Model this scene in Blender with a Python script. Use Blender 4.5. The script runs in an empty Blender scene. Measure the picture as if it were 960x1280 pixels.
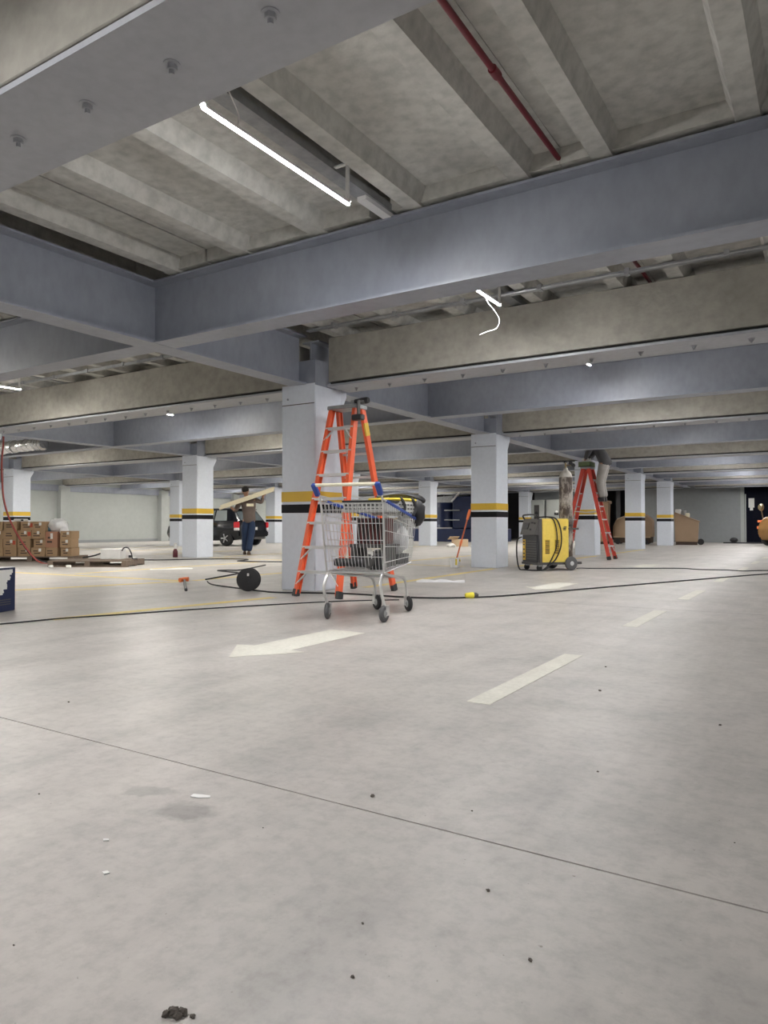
import bpy, bmesh, math, random
from mathutils import Vector, Matrix
random.seed(7)
S = bpy.context.scene
COL = S.collection
R = math.radians

# ------------------------------------------------------------------ camera, world, exposure
cam_d = bpy.data.cameras.new('camera'); cam = bpy.data.objects.new('camera', cam_d); COL.objects.link(cam)
cam_d.sensor_fit = 'VERTICAL'; cam_d.sensor_height = 36.0; cam_d.lens = 890.0 / 1280.0 * 36.0
cam_d.clip_start = 0.05; cam_d.clip_end = 200
cam.location = (0, 0, 0.76)
cam.rotation_euler = (math.pi / 2 + math.atan2(16.5, 890), 0, math.atan2(557, 890))
S.camera = cam
W = bpy.data.worlds.new('world'); S.world = W; W.use_nodes = True
W.node_tree.nodes['Background'].inputs[0].default_value = (0.8, 0.85, 0.9, 1)
W.node_tree.nodes['Background'].inputs[1].default_value = 0.05
S.view_settings.view_transform = 'Standard'; S.view_settings.look = 'None'
S.view_settings.gamma = 1.0; S.view_settings.use_curve_mapping = False
S.view_settings.exposure = 0.17
TUBE_STRENGTH = 520.0
S.cycles.use_denoising = True
S.cycles.max_bounces = 8; S.cycles.diffuse_bounces = 5
S.cycles.sample_clamp_indirect = 6.0

# ------------------------------------------------------------------ materials
MATS = {}
def mat(name, c, rough=0.6, metal=0.0, c2=None, scale=3.0, amt=0.5, bump=0.0, bscale=40.0, emit=None, estr=0.0, spec=0.5, stretch=None, trans=0.0, coat=0.0, fine=0.0):
    m = bpy.data.materials.new(name); m.use_nodes = True
    nt = m.node_tree; b = nt.nodes['Principled BSDF']
    b.inputs['Base Color'].default_value = (*c, 1); b.inputs['Roughness'].default_value = rough
    b.inputs['Metallic'].default_value = metal; b.inputs['Specular IOR Level'].default_value = spec
    if coat: b.inputs['Coat Weight'].default_value = coat
    if trans: b.inputs['Transmission Weight'].default_value = trans
    if emit:
        b.inputs['Emission Color'].default_value = (*emit, 1); b.inputs['Emission Strength'].default_value = estr
    if c2 is not None or bump:
        tc = nt.nodes.new('ShaderNodeTexCoord'); mp = nt.nodes.new('ShaderNodeMapping')
        nt.links.new(tc.outputs['Object'], mp.inputs[0])
        if stretch: mp.inputs['Scale'].default_value = stretch
    if c2 is not None:
        n = nt.nodes.new('ShaderNodeTexNoise'); n.inputs['Scale'].default_value = scale; n.inputs['Detail'].default_value = 6; n.inputs['Roughness'].default_value = 0.6
        nt.links.new(mp.outputs[0], n.inputs['Vector'])
        r = nt.nodes.new('ShaderNodeValToRGB'); r.color_ramp.elements[0].position = 0.5 - amt / 2; r.color_ramp.elements[1].position = 0.5 + amt / 2
        r.color_ramp.elements[0].color = (*c, 1); r.color_ramp.elements[1].color = (*c2, 1)
        nt.links.new(n.outputs['Fac'], r.inputs[0])
        out = r.outputs[0]
        if fine:
            n2 = nt.nodes.new('ShaderNodeTexNoise'); n2.inputs['Scale'].default_value = scale * 9; n2.inputs['Detail'].default_value = 8
            nt.links.new(mp.outputs[0], n2.inputs['Vector'])
            r2 = nt.nodes.new('ShaderNodeValToRGB'); r2.color_ramp.elements[0].position = 0.3; r2.color_ramp.elements[1].position = 0.62
            r2.color_ramp.elements[0].color = (1 - fine,) * 3 + (1,); r2.color_ramp.elements[1].color = (1, 1, 1, 1)
            nt.links.new(n2.outputs['Fac'], r2.inputs[0])
            mx = nt.nodes.new('ShaderNodeMixRGB'); mx.blend_type = 'MULTIPLY'; mx.inputs[0].default_value = 1
            nt.links.new(out, mx.inputs[1]); nt.links.new(r2.outputs[0], mx.inputs[2]); out = mx.outputs[0]
        nt.links.new(out, b.inputs['Base Color'])
    if bump:
        n3 = nt.nodes.new('ShaderNodeTexNoise'); n3.inputs['Scale'].default_value = bscale; n3.inputs['Detail'].default_value = 5
        nt.links.new(mp.outputs[0], n3.inputs['Vector'])
        bp = nt.nodes.new('ShaderNodeBump'); bp.inputs['Strength'].default_value = bump; bp.inputs['Distance'].default_value = 0.02
        nt.links.new(n3.outputs['Fac'], bp.inputs['Height']); nt.links.new(bp.outputs[0], b.inputs['Normal'])
    MATS[name] = m
    return m
steel = mat('grey_steel_paint', (0.335, 0.357, 0.415), 0.45, c2=(0.255, 0.275, 0.33), scale=1.6, amt=0.6, fine=0.10, stretch=(1, 1, 0.6))
platep = mat('grey_plate_paint', (0.40, 0.41, 0.44), 0.5, c2=(0.34, 0.35, 0.38), scale=2, amt=0.6, fine=0.1)
colpaint = mat('grey_column_paint', (0.72, 0.765, 0.845), 0.5, c2=(0.66, 0.705, 0.785), scale=1.8, amt=0.5, fine=0.05)
beamcon = mat('beige_concrete', (0.42, 0.40, 0.355), 0.8, c2=(0.30, 0.285, 0.25), scale=1.3, amt=0.5, bump=0.15, bscale=25, fine=0.18)
slabcon = mat('slab_concrete', (0.58, 0.58, 0.55), 0.85, c2=(0.43, 0.42, 0.39), scale=1.5, amt=0.5, bump=0.2, bscale=30, fine=0.25)
ribcon = slabcon
dark = mat('gap_shade', (0.03, 0.03, 0.03), 0.9)
infill = mat('ceiling_infill', (0.22, 0.20, 0.165), 0.9, c2=(0.15, 0.135, 0.11), scale=2)
yellowp = mat('yellow_band_paint', (0.72, 0.47, 0.04), 0.5, c2=(0.66, 0.42, 0.05), scale=4)
blackp = mat('black_band_paint', (0.008, 0.008, 0.011), 0.6, spec=0.2)
wallw = mat('white_wall_paint', (0.42, 0.44, 0.425), 0.7, c2=(0.38, 0.40, 0.385), scale=0.6, fine=0.05)
wallg = mat('grey_wall_paint', (0.29, 0.305, 0.312), 0.7, c2=(0.255, 0.27, 0.278), scale=0.7, fine=0.06)
walld = mat('unlit_room_dark', (0.05, 0.05, 0.055), 0.8)  # near-black colour stands for the missing light in the service room
navy = mat('navy_door_paint', (0.004, 0.005, 0.012), 0.7, spec=0.1)
orange = mat('orange_fibreglass', (0.86, 0.145, 0.05), 0.45, c2=(0.76, 0.115, 0.045), scale=5)
redf = mat('red_fibreglass', (0.62, 0.07, 0.045), 0.45, c2=(0.52, 0.06, 0.04), scale=5)
alu = mat('aluminium', (0.72, 0.73, 0.74), 0.35, 0.75)
zinc = mat('zinc_wire', (0.72, 0.72, 0.72), 0.28, 0.85)
galv = mat('galvanised_steel', (0.42, 0.43, 0.44), 0.45, 0.6, c2=(0.28, 0.29, 0.30), scale=12)
rubber = mat('black_rubber', (0.02, 0.02, 0.022), 0.7)
greyrub = mat('grey_rubber', (0.10, 0.10, 0.105), 0.6)
blackpl = mat('black_plastic', (0.025, 0.025, 0.028), 0.45)
greypl = mat('grey_plastic', (0.075, 0.072, 0.07), 0.5)
blueplastic = mat('blue_plastic', (0.03, 0.07, 0.32), 0.4)
cream = mat('cream_plastic', (0.70, 0.66, 0.52), 0.5)
whitepl = mat('white_plastic', (0.78, 0.78, 0.76), 0.5, c2=(0.68, 0.68, 0.67), scale=6)
bagwhite = mat('white_bag', (0.80, 0.80, 0.80), 0.5, c2=(0.66, 0.67, 0.69), scale=9, bump=0.6, bscale=18)
cardboard = mat('cardboard', (0.40, 0.265, 0.155), 0.85, c2=(0.35, 0.23, 0.13), scale=4)
cardlight = mat('cardboard_top', (0.55, 0.41, 0.27), 0.85)
cardred = mat('reddish_cardboard', (0.42, 0.20, 0.13), 0.85, c2=(0.38, 0.22, 0.14), scale=4)
printd = mat('dark_print', (0.08, 0.055, 0.04), 0.8)
printr = mat('red_print', (0.45, 0.08, 0.04), 0.8)
paper = mat('white_paper', (0.75, 0.75, 0.72), 0.8)
wood = mat('weathered_wood', (0.12, 0.085, 0.065), 0.85, c2=(0.22, 0.17, 0.13), scale=6, stretch=(1, 6, 6))
plank_m = mat('pale_timber', (0.74, 0.68, 0.50), 0.7, c2=(0.64, 0.58, 0.42), scale=5, stretch=(0.6, 8, 8))
weldyel = mat('yellow_enamel', (0.88, 0.66, 0.13), 0.4, c2=(0.80, 0.59, 0.11), scale=3, fine=0.08)
rust = mat('rusted_cylinder_paint', (0.40, 0.36, 0.32), 0.6, c2=(0.07, 0.05, 0.04), scale=5, amt=0.12, stretch=(1.5, 1.5, 0.8), fine=0.3)
shoulder = mat('cylinder_shoulder', (0.42, 0.40, 0.37), 0.5, 0.3, c2=(0.25, 0.22, 0.19), scale=9)
brass = mat('brass', (0.25, 0.2, 0.12), 0.4, 0.8)
carblack = mat('black_car_paint', (0.006, 0.007, 0.011), 0.2, coat=0.2)
glass = mat('dark_car_glass', (0.05, 0.06, 0.065), 0.05)
redlamp = mat('red_tail_lamp', (0.55, 0.03, 0.04), 0.2)
clearlamp = mat('clear_lamp', (0.75, 0.72, 0.72), 0.2)
skin_m = mat('skin', (0.36, 0.19, 0.12), 0.6)
hair_m = mat('dark_hair', (0.015, 0.012, 0.01), 0.8)
shirtbrown = mat('taupe_shirt', (0.145, 0.11, 0.095), 0.9, c2=(0.11, 0.085, 0.075), scale=8)
jeans = mat('blue_jeans', (0.012, 0.026, 0.065), 0.9, c2=(0.018, 0.036, 0.085), scale=10)
boot = mat('brown_boots', (0.07, 0.045, 0.03), 0.7)
shirtdark = mat('dark_grey_shirt', (0.05, 0.05, 0.055), 0.9, c2=(0.08, 0.078, 0.08), scale=8)
greytr = mat('grey_trousers', (0.33, 0.31, 0.29), 0.9, c2=(0.24, 0.225, 0.215), scale=6, bump=0.4, bscale=14)
olive = mat('olive_green_paint', (0.12, 0.16, 0.07), 0.7, c2=(0.09, 0.12, 0.055), scale=7)
brownpl = mat('tan_brown_plastic', (0.36, 0.25, 0.16), 0.55, c2=(0.31, 0.21, 0.13), scale=2)
browndk = mat('dark_brown', (0.05, 0.03, 0.02), 0.7)
bluem = mat('blue_machine_paint', (0.005, 0.012, 0.055), 0.35, c2=(0.009, 0.022, 0.085), scale=2)
forkor = mat('orange_machine_paint', (0.34, 0.175, 0.05), 0.5, c2=(0.22, 0.11, 0.03), scale=3)
redpipe = mat('red_pipe_paint', (0.13, 0.008, 0.015), 0.45)
orangept = mat('orange_plastic', (0.85, 0.2, 0.06), 0.5)
broomst = mat('orange_red_handle', (0.55, 0.12, 0.04), 0.5)
paintw = mat('worn_white_paint', (0.65, 0.635, 0.565), 0.75, c2=(0.58, 0.565, 0.50), scale=5, amt=0.4, fine=0.12)
painty = mat('worn_yellow_paint', (0.74, 0.58, 0.20), 0.75, c2=(0.64, 0.53, 0.26), scale=2.5, amt=0.3, fine=0.15)
yellowpl = mat('yellow_plug_plastic', (0.80, 0.70, 0.05), 0.5)
debris_m = mat('dark_rubble', (0.06, 0.05, 0.045), 0.9, c2=(0.16, 0.14, 0.12), scale=60)
foil = mat('aluminium_foil', (0.75, 0.75, 0.76), 0.22, 0.9, bump=0.8, bscale=14)
hosered = mat('red_cable', (0.35, 0.07, 0.06), 0.6)
baggrid = mat('patterned_fabric', (0.62, 0.62, 0.58), 0.8)
redbox = mat('dark_red_plastic', (0.17, 0.02, 0.02), 0.5, c2=(0.05, 0.02, 0.02), scale=14, stretch=(4, 4, 0.2))
tube_m = mat('lit_tube', (1, 1, 1), 0.5, emit=(1.0, 0.985, 0.975), estr=TUBE_STRENGTH)
tube_w = mat('lit_warm_tube', (1, 1, 1), 0.5, emit=(1.0, 0.965, 0.90), estr=TUBE_STRENGTH * 1.28)
lampwhite = mat('white_lamp_bracket', (0.75, 0.75, 0.75), 0.5)
cloth_y = mat('yellow_fabric', (0.75, 0.58, 0.06), 0.8)

def floor_material():
    m = bpy.data.materials.new('polished_concrete_floor'); m.use_nodes = True
    nt = m.node_tree; N = nt.nodes; L = nt.links; b = N['Principled BSDF']
    geo = N.new('ShaderNodeNewGeometry')
    def noise(scale, det, rough=0.6, vec=None):
        n = N.new('ShaderNodeTexNoise'); n.inputs['Scale'].default_value = scale; n.inputs['Detail'].default_value = det; n.inputs['Roughness'].default_value = rough
        L.new(vec or geo.outputs['Position'], n.inputs['Vector']); return n
    def ramp(src, a, ca, c, cc):
        r = N.new('ShaderNodeValToRGB'); r.color_ramp.elements[0].position = a; r.color_ramp.elements[1].position = c
        r.color_ramp.elements[0].color = (*ca, 1); r.color_ramp.elements[1].color = (*cc, 1); L.new(src, r.inputs[0]); return r.outputs[0]
    def mul(a, c, f=1.0):
        x = N.new('ShaderNodeMixRGB'); x.blend_type = 'MULTIPLY'; x.inputs[0].default_value = f; L.new(a, x.inputs[1]); L.new(c, x.inputs[2]); return x.outputs[0]
    base = ramp(noise(0.55, 5).outputs['Fac'], 0.35, (0.425, 0.405, 0.378), 0.65, (0.50, 0.468, 0.443))
    clouds = ramp(noise(2.4, 8, 0.68).outputs['Fac'], 0.30, (0.77, 0.785, 0.79), 0.56, (1, 1, 1))
    fine = ramp(noise(22, 6, 0.7).outputs['Fac'], 0.25, (0.78, 0.78, 0.78), 0.55, (1, 1, 1))
    specks = ramp(noise(70, 2, 0.5).outputs['Fac'], 0.20, (0.5, 0.48, 0.45), 0.27, (1, 1, 1))
    mp = N.new('ShaderNodeMapping'); mp.inputs['Scale'].default_value = (2.2, 0.35, 1); L.new(geo.outputs['Position'], mp.inputs[0])
    streak = ramp(noise(1.6, 6, 0.65, mp.outputs[0]).outputs['Fac'], 0.33, (0.84, 0.84, 0.84), 0.55, (1, 1, 1))
    col = mul(mul(mul(mul(base, clouds), fine), streak), specks)
    # two damp trowel patches next to the joint, worn stains with a ragged outline
    for (cx, cy, rx, ry, rot, dk) in ((-1.455, 1.335, 0.105, 0.066, 0.45, 0.66), (-1.655, 1.385, 0.10, 0.04, 0.45, 0.76), (-0.98, 2.95, 0.16, 0.10, 0.2, 0.9), (-0.62, 1.62, 0.12, 0.2, 0.2, 0.92), (-0.95, 2.45, 0.09, 0.3, 0.3, 0.93)):
        mm = N.new('ShaderNodeMapping'); mm.vector_type = 'TEXTURE'
        mm.inputs['Location'].default_value = (cx, cy, 0); mm.inputs['Rotation'].default_value = (0, 0, rot); mm.inputs['Scale'].default_value = (rx, ry, 1)
        nz = noise(14, 4); sub = N.new('ShaderNodeVectorMath'); sub.operation = 'MULTIPLY_ADD'
        sub.inputs[1].default_value = (0.09, 0.09, 0); L.new(nz.outputs['Color'], sub.inputs[0]); L.new(geo.outputs['Position'], sub.inputs[2])
        off = N.new('ShaderNodeVectorMath'); off.operation = 'SUBTRACT'; off.inputs[1].default_value = (0.045, 0.045, 0); L.new(sub.outputs[0], off.inputs[0])
        L.new(off.outputs[0], mm.inputs[0])
        ln = N.new('ShaderNodeVectorMath'); ln.operation = 'LENGTH'; L.new(mm.outputs[0], ln.inputs[0])
        col = mul(col, ramp(ln.outputs['Value'], 0.62, (dk, dk, dk), 1.0, (1, 1, 1)))
    L.new(col, b.inputs['Base Color'])
    rr = N.new('ShaderNodeMapRange'); rr.inputs[3].default_value = 0.30; rr.inputs[4].default_value = 0.52
    L.new(noise(3.0, 5).outputs['Fac'], rr.inputs[0]); L.new(rr.outputs[0], b.inputs['Roughness'])
    b.inputs['Specular IOR Level'].default_value = 0.4
    bp = N.new('ShaderNodeBump'); bp.inputs['Strength'].default_value = 0.12; bp.inputs['Distance'].default_value = 0.01
    L.new(noise(18, 6).outputs['Fac'], bp.inputs['Height']); L.new(bp.outputs[0], b.inputs['Normal'])
    return m
floor_m = floor_material()

# ------------------------------------------------------------------ mesh helpers
class MB:
    def __init__(self): self.v = []; self.f = []
    def add(self, vs, fs):
        o = len(self.v); self.v += [tuple(p) for p in vs]; self.f += [tuple(i + o for i in f) for f in fs]; return self
    def box(self, x0, x1, y0, y1, z0, z1):
        return self.add([(x0, y0, z0), (x1, y0, z0), (x1, y1, z0), (x0, y1, z0), (x0, y0, z1), (x1, y0, z1), (x1, y1, z1), (x0, y1, z1)],
                        [(3, 2, 1, 0), (4, 5, 6, 7), (0, 1, 5, 4), (1, 2, 6, 5), (2, 3, 7, 6), (3, 0, 4, 7)])
    def bar(self, p0, p1, w, t, up=(0, 0, 1)):
        p0 = Vector(p0); p1 = Vector(p1); d = (p1 - p0).normalized(); u = Vector(up); s = d.cross(u)
        if s.length < 1e-4: s = d.cross(Vector((1, 0, 0)))
        s.normalize(); u = s.cross(d).normalized(); a = s * w / 2; b = u * t / 2
        vs = [p0 - a - b, p0 + a - b, p0 + a + b, p0 - a + b, p1 - a - b, p1 + a - b, p1 + a + b, p1 - a + b]
        return self.add(vs, [(3, 2, 1, 0), (4, 5, 6, 7), (0, 1, 5, 4), (1, 2, 6, 5), (2, 3, 7, 6), (3, 0, 4, 7)])
    def prism(self, poly, axis, a, b):
        def P(u, v, t): return (t, u, v) if axis == 'x' else ((u, t, v) if axis == 'y' else (u, v, t))
        n = len(poly); vs = [P(u, v, a) for u, v in poly] + [P(u, v, b) for u, v in poly]
        fs = [tuple(range(n))[::-1], tuple(range(n, 2 * n))] + [(i, (i + 1) % n, n + (i + 1) % n, n + i) for i in range(n)]
        return self.add(vs, fs)
    def cyl(self, p0, p1, r0, r1=None, n=12):
        r1 = r0 if r1 is None else r1; p0 = Vector(p0); p1 = Vector(p1); d = (p1 - p0).normalized()
        s = d.cross(Vector((0, 0, 1)));  s = d.cross(Vector((1, 0, 0))) if s.length < 1e-3 else s
        s.normalize(); u = s.cross(d); vs = []
        for p, r in ((p0, r0), (p1, r1)):
            vs += [p + (s * math.cos(2 * math.pi * k / n) + u * math.sin(2 * math.pi * k / n)) * r for k in range(n)]
        return self.add(vs, [tuple(range(n))[::-1], tuple(range(n, 2 * n))] + [(k, (k + 1) % n, n + (k + 1) % n, n + k) for k in range(n)])
    def tube(self, pts, r, n=6, closed=False):
        pts = [Vector(p) for p in pts]; rs = r if isinstance(r, (list, tuple)) else [r] * len(pts); vs = []; m = len(pts); ref = None
        for i, p in enumerate(pts):
            d = ((pts[(i + 1) % m] - pts[i - 1]) if closed else (pts[min(i + 1, m - 1)] - pts[max(i - 1, 0)])).normalized()
            if ref is None:
                ref = Vector((0, 0, 1)) if abs(d.z) < 0.9 else Vector((1, 0, 0))
            s = d.cross(ref).normalized(); ref = s.cross(d).normalized()
            vs += [p + (s * math.cos(2 * math.pi * k / n) + ref * math.sin(2 * math.pi * k / n)) * rs[i] for k in range(n)]
        fs = []
        for i in range(m if closed else m - 1):
            j = (i + 1) % m
            fs += [(i * n + k, i * n + (k + 1) % n, j * n + (k + 1) % n, j * n + k) for k in range(n)]
        if not closed: fs += [tuple(range(n))[::-1], tuple(range((m - 1) * n, m * n))]
        return self.add(vs, fs)
    def lathe(self, prof, c=(0, 0, 0), n=20, axis='z'):
        vs = []
        for r, z in prof:
            for k in range(n):
                a = 2 * math.pi * k / n; u, w = r * math.cos(a), r * math.sin(a)
                q = (u, w, z) if axis == 'z' else ((z, u, w) if axis == 'x' else (w, z, u))
                vs.append((q[0] + c[0], q[1] + c[1], q[2] + c[2]))
        m = len(prof); fs = [tuple(range(n))[::-1], tuple(range((m - 1) * n, m * n))]
        for i in range(m - 1): fs += [(i * n + k, i * n + (k + 1) % n, (i + 1) * n + (k + 1) % n, (i + 1) * n + k) for k in range(n)]
        return self.add(vs, fs)
    def ball(self, c, r, n=10, jit=0.0, rnd=None):
        r = (r, r, r) if not isinstance(r, (tuple, list)) else r; m = max(4, n // 2 + 1); vs = []; J = lambda: 1 + (rnd.uniform(-jit, jit) if rnd else 0)
        vs.append((c[0], c[1], c[2] - r[2])); 
        for i in range(1, m):
            t = -math.pi / 2 + math.pi * i / m
            for k in range(n):
                a = 2 * math.pi * k / n; j = J()
                vs.append((c[0] + r[0] * j * math.cos(t) * math.cos(a), c[1] + r[1] * j * math.cos(t) * math.sin(a), c[2] + r[2] * j * math.sin(t)))
        vs.append((c[0], c[1], c[2] + r[2])); fs = []; last = len(vs) - 1
        for k in range(n):
            fs.append((0, 1 + (k + 1) % n, 1 + k)); b0 = 1 + (m - 2) * n; fs.append((b0 + k, b0 + (k + 1) % n, last))
        for i in range(m - 2):
            a0 = 1 + i * n
            fs += [(a0 + k, a0 + (k + 1) % n, a0 + n + (k + 1) % n, a0 + n + k) for k in range(n)]
        return self.add(vs, fs)
    def loft(self, rings):
        n = len(rings[0]); vs = [p for r in rings for p in r]; m = len(rings)
        fs = [tuple(range(n))[::-1], tuple(range((m - 1) * n, m * n))]
        for i in range(m - 1): fs += [(i * n + k, i * n + (k + 1) % n, (i + 1) * n + (k + 1) % n, (i + 1) * n + k) for k in range(n)]
        return self.add(vs, fs)
    def mesh(self, name, bevel=0.0, seg=1, smooth=False, ang=38):
        me = bpy.data.meshes.new(name); me.from_pydata(self.v, [], self.f)
        bm = bmesh.new(); bm.from_mesh(me); bmesh.ops.recalc_face_normals(bm, faces=bm.faces)
        if bevel: bmesh.ops.bevel(bm, geom=[e for e in bm.edges], offset=bevel, segments=seg, affect='EDGES', clamp_overlap=True)
        bm.to_mesh(me); bm.free()
        if smooth or bevel:
            me.shade_smooth(); me.set_sharp_from_angle(angle=R(ang))
        return me
    def build(self, name, m, parent=None, bevel=0.0, seg=1, smooth=False, loc=None, rot=None, ang=38):
        return link(name, self.mesh(name, bevel, seg, smooth, ang), m, parent, loc, rot)
def link(name, me, m, parent=None, loc=None, rot=None):
    if m is not None and not me.materials: me.materials.append(m)
    o = bpy.data.objects.new(name, me); COL.objects.link(o); o.parent = parent
    if loc is not None: o.location = loc
    if rot is not None: o.rotation_euler = rot
    return o
def tag(o, label, cat, group=None, kind=None):
    o['label'] = label; o['category'] = cat
    if group: o['group'] = group
    if kind: o['kind'] = kind
    return o
def thing(name, label, cat, loc=(0, 0, 0), rz=0.0, group=None):
    o = bpy.data.objects.new(name, None); COL.objects.link(o); o.empty_display_size = 0.1
    o.location = loc; o.rotation_euler = (0, 0, rz); return tag(o, label, cat, group)
def struct(name, mb_or_none, m=None, parent=None):
    if mb_or_none is None:
        o = bpy.data.objects.new(name, None); COL.objects.link(o)
    else: o = mb_or_none.build(name, m, parent)
    o['kind'] = 'structure'; return o
def spline(pts, k=6):
    P = [Vector(p) for p in pts]; out = []
    for i in range(len(P) - 1):
        a, b, c, d = P[max(i - 1, 0)], P[i], P[i + 1], P[min(i + 2, len(P) - 1)]
        for s in range(k):
            t = s / k
            out.append(0.5 * ((2 * b) + (c - a) * t + (2 * a - 5 * b + 4 * c - d) * t * t + (3 * b - a - 3 * c + d) * t ** 3))
    out.append(P[-1]); return out
def fl(pts, z): return [(x, y, z) for x, y in pts]
def copy_tree(o, parent=None):
    c = o.copy(); COL.objects.link(c); c.parent = parent
    for ch in list(o.children): copy_tree(ch, c)
    return c

# ------------------------------------------------------------------ grid of the building
YC = [-4.0, 1.27, 6.5, 11.75, 17.95, 23.2, 28.1, 33.3]      # near faces of the column lines
XR = [10.0, 2.5, -5.0, -12.5, -20.0, -27.5]                  # right-hand faces of the column rows
CW, CD = 0.5, 0.53
BY = [y + 0.44 for y in YC]                                   # centre lines of the concrete beams
SY = [(BY[i] + BY[i + 1]) / 2 + 0.09 for i in range(len(BY) - 1)]
XMIN, XMAX, YMIN, YMAX = -27.35, 9.6, -4.3, 34.3

# ------------------------------------------------------------------ floor
floor = struct('floor', MB().box(XMIN - 0.3, XMAX + 0.3, YMIN - 0.3, 39.0, -0.2, -0.03), floor_m)
joints = [YMIN - 0.3, 1.595, 6.82, 12.05, 18.25, 23.5, 28.4, 39.0]
for a, b in zip(joints[:-1], joints[1:]):
    MB().box(XMIN - 0.3, XMAX + 0.3, a + 0.0032, b - 0.0032, -0.031, 0.0).build('floor_slab', floor_m, floor)
def paint(name, poly, m, loc=None): return MB().prism(poly, 'z', 0.0004, 0.0016).build(name, m, floor, loc=loc)
dash_me = None
for y0, y1 in [(2.80, 4.14), (5.50, 6.68), (7.80, 9.03), (10.45, 11.7), (13.1, 14.3), (15.7, 16.9), (18.3, 19.5), (20.9, 22.1), (23.5, 24.7)]:
    paint('lane_dash', [(-1.335, y0), (-1.225, y0), (-1.225, y1), (-1.335, y1)], paintw)
AR = [(-2.937, 3.01), (-3.204, 3.358), (-3.088, 3.395), (-3.084, 4.203), (-2.779, 4.19), (-2.783, 3.385), (-2.664, 3.369)]
paint('direction_arrow', AR[::-1], paintw)
paint('direction_arrow', AR[::-1], paintw, loc=(0.0, 5.05, 0))
paint('direction_arrow', AR[::-1], paintw, loc=(0.0, 10.3, 0))
def pline(x0, y0, x1, y1, w=0.13):
    d = Vector((x1 - x0, y1 - y0)).normalized(); n = Vector((-d.y, d.x)) * w / 2
    paint('parking_line', [(x0 + n.x, y0 + n.y), (x1 + n.x, y1 + n.y), (x1 - n.x, y1 - n.y), (x0 - n.x, y0 - n.y)][::-1], painty)
pline(-5.32, 3.45, -4.97, 5.75); pline(-4.82, 7.25, -4.98, 11.6); pline(-4.9, 12.5, -4.9, 17.8); pline(-4.9, 18.7, -4.9, 23.1)
pline(-8.15, 4.6, -7.42, 6.74); pline(-12.2, 6.5, -7.42, 6.80); pline(-7.4, 6.9, -7.4, 11.2); pline(-10.0, 6.9, -10.0, 11.2)
pline(-12.3, 12.0, -5.7, 11.9); pline(-12.45, 12.6, -12.45, 17.8); pline(-12.45, 18.7, -12.45, 23.0); pline(-7.6, 12.4, -7.6, 17.0); pline(-10.1, 12.4, -10.1, 17.0)
pline(-19.9, 12.6, -19.9, 17.8); pline(-17.5, 12.6, -17.5, 17.0); pline(-15.0, 12.6, -15.0, 17.0)

# ------------------------------------------------------------------ walls
struct('wall_left', MB().box(XMIN - 0.3, XMIN, YMIN, YMAX, -0.1, 3.4), wallw)
struct('wall_right', MB().box(XMAX, XMAX + 0.3, YMIN, YMAX + 4.4, -0.1, 3.4), wallw)
struct('wall_back', MB().box(XMIN - 0.3, XMAX + 0.3, YMIN - 0.3, YMIN, -0.1, 3.4), wallw)
wf = struct('wall_far', MB().box(-7.95, -3.22, YMAX, YMAX + 0.25, -0.1, 3.4), wallg)
MB().box(XMIN, -18.35, YMAX, YMAX + 0.25, -0.1, 3.4).build('wall_panel', wallw, wf)
MB().box(-12.55, -9.1, YMAX, YMAX + 0.25, -0.1, 3.4).build('wall_panel', wallg, wf)
MB().box(1.2, XMAX, YMAX, YMAX + 0.25, -0.1, 3.4).build('wall_panel', wallg, wf)
struct('wall_service_room', MB().box(XMIN, XMAX, 38.6, 38.9, -0.1, 3.4), walld)
struct('ceiling_service_room', MB().box(XMIN, XMAX, YMAX + 0.25, 38.9, 3.0, 3.3), walld)
struct('wall_service_side', MB().box(-8.6, -8.4, YMAX + 0.25, 38.6, -0.1, 3.3), walld)
dr = struct('door_1', MB().box(-3.22, 1.2, YMAX + 0.12, YMAX + 0.20, -0.02, 3.3), navy)
for x in (-2.35, -1.45, -0.55, 0.35): MB().box(x, x + 0.03, YMAX + 0.10, YMAX + 0.13, 0.0, 3.2).build('door_rib', navy, dr)
tr = struct('trim_1', MB().box(-3.26, -3.12, YMAX - 0.04, YMAX + 0.06, 0, 2.5), wallw)
struct('trim_2', MB().box(-3.10, -3.05, YMAX - 0.02, YMAX + 0.04, 0, 2.1), wallw)
# pilasters and the low kerb of the left wall
for y in (11.75, 17.95, 23.2, 28.1):
    struct('trim_pilaster', MB().box(XMIN - 0.02, XMIN + 0.28, y, y + 0.42, 0, 2.42), wallw)
struct('trim_wall_rail', MB().box(XMIN, XMIN + 0.10, YMIN, YMAX, 2.18, 2.45), steel)
struct('baseboard_left', MB().box(XMIN, XMIN + 0.03, YMIN, YMAX, 0.0, 0.12), wallg)

# ------------------------------------------------------------------ ceiling of double-tee slabs
ceil = struct('ceiling', MB().box(XMIN - 0.3, XMAX + 0.3, YMIN - 0.3, YMAX + 0.3, 3.34, 3.45), infill)
RB, SL, SH = 2.975, 3.095, 3.33
def tee(x0, x1, ribs, ln, end):
    poly = [(x0, SH), (x0, SL)]
    for c in sorted(ribs):
        poly += [(c - 0.105, SL), (c - 0.060, RB), (c + 0.060, RB), (c + 0.105, SL)]
    poly += [(x1, SL), (x1, SH)]
    m = MB().prism(poly, 'y', 0.0, ln)
    # thickened end where the slab sits on the steel beam
    if end: a, b = (0.0, 0.14) if end < 0 else (ln - 0.14, ln); m.box(x0, x1, a, b, 2.992, SL + 0.01)
    return m.mesh('slab_panel')
UNITS = [(-1.390, -0.17, (-0.355, -1.14)), (-2.62, -1.393, (-1.66, -2.44)), (-4.44, -2.80, (-3.28, -4.05)), (-4.98, -4.46, (-4.86,)), (-0.14, 1.08, (0.12, 0.90)), (1.11, 1.98, (1.50,))]
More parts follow.
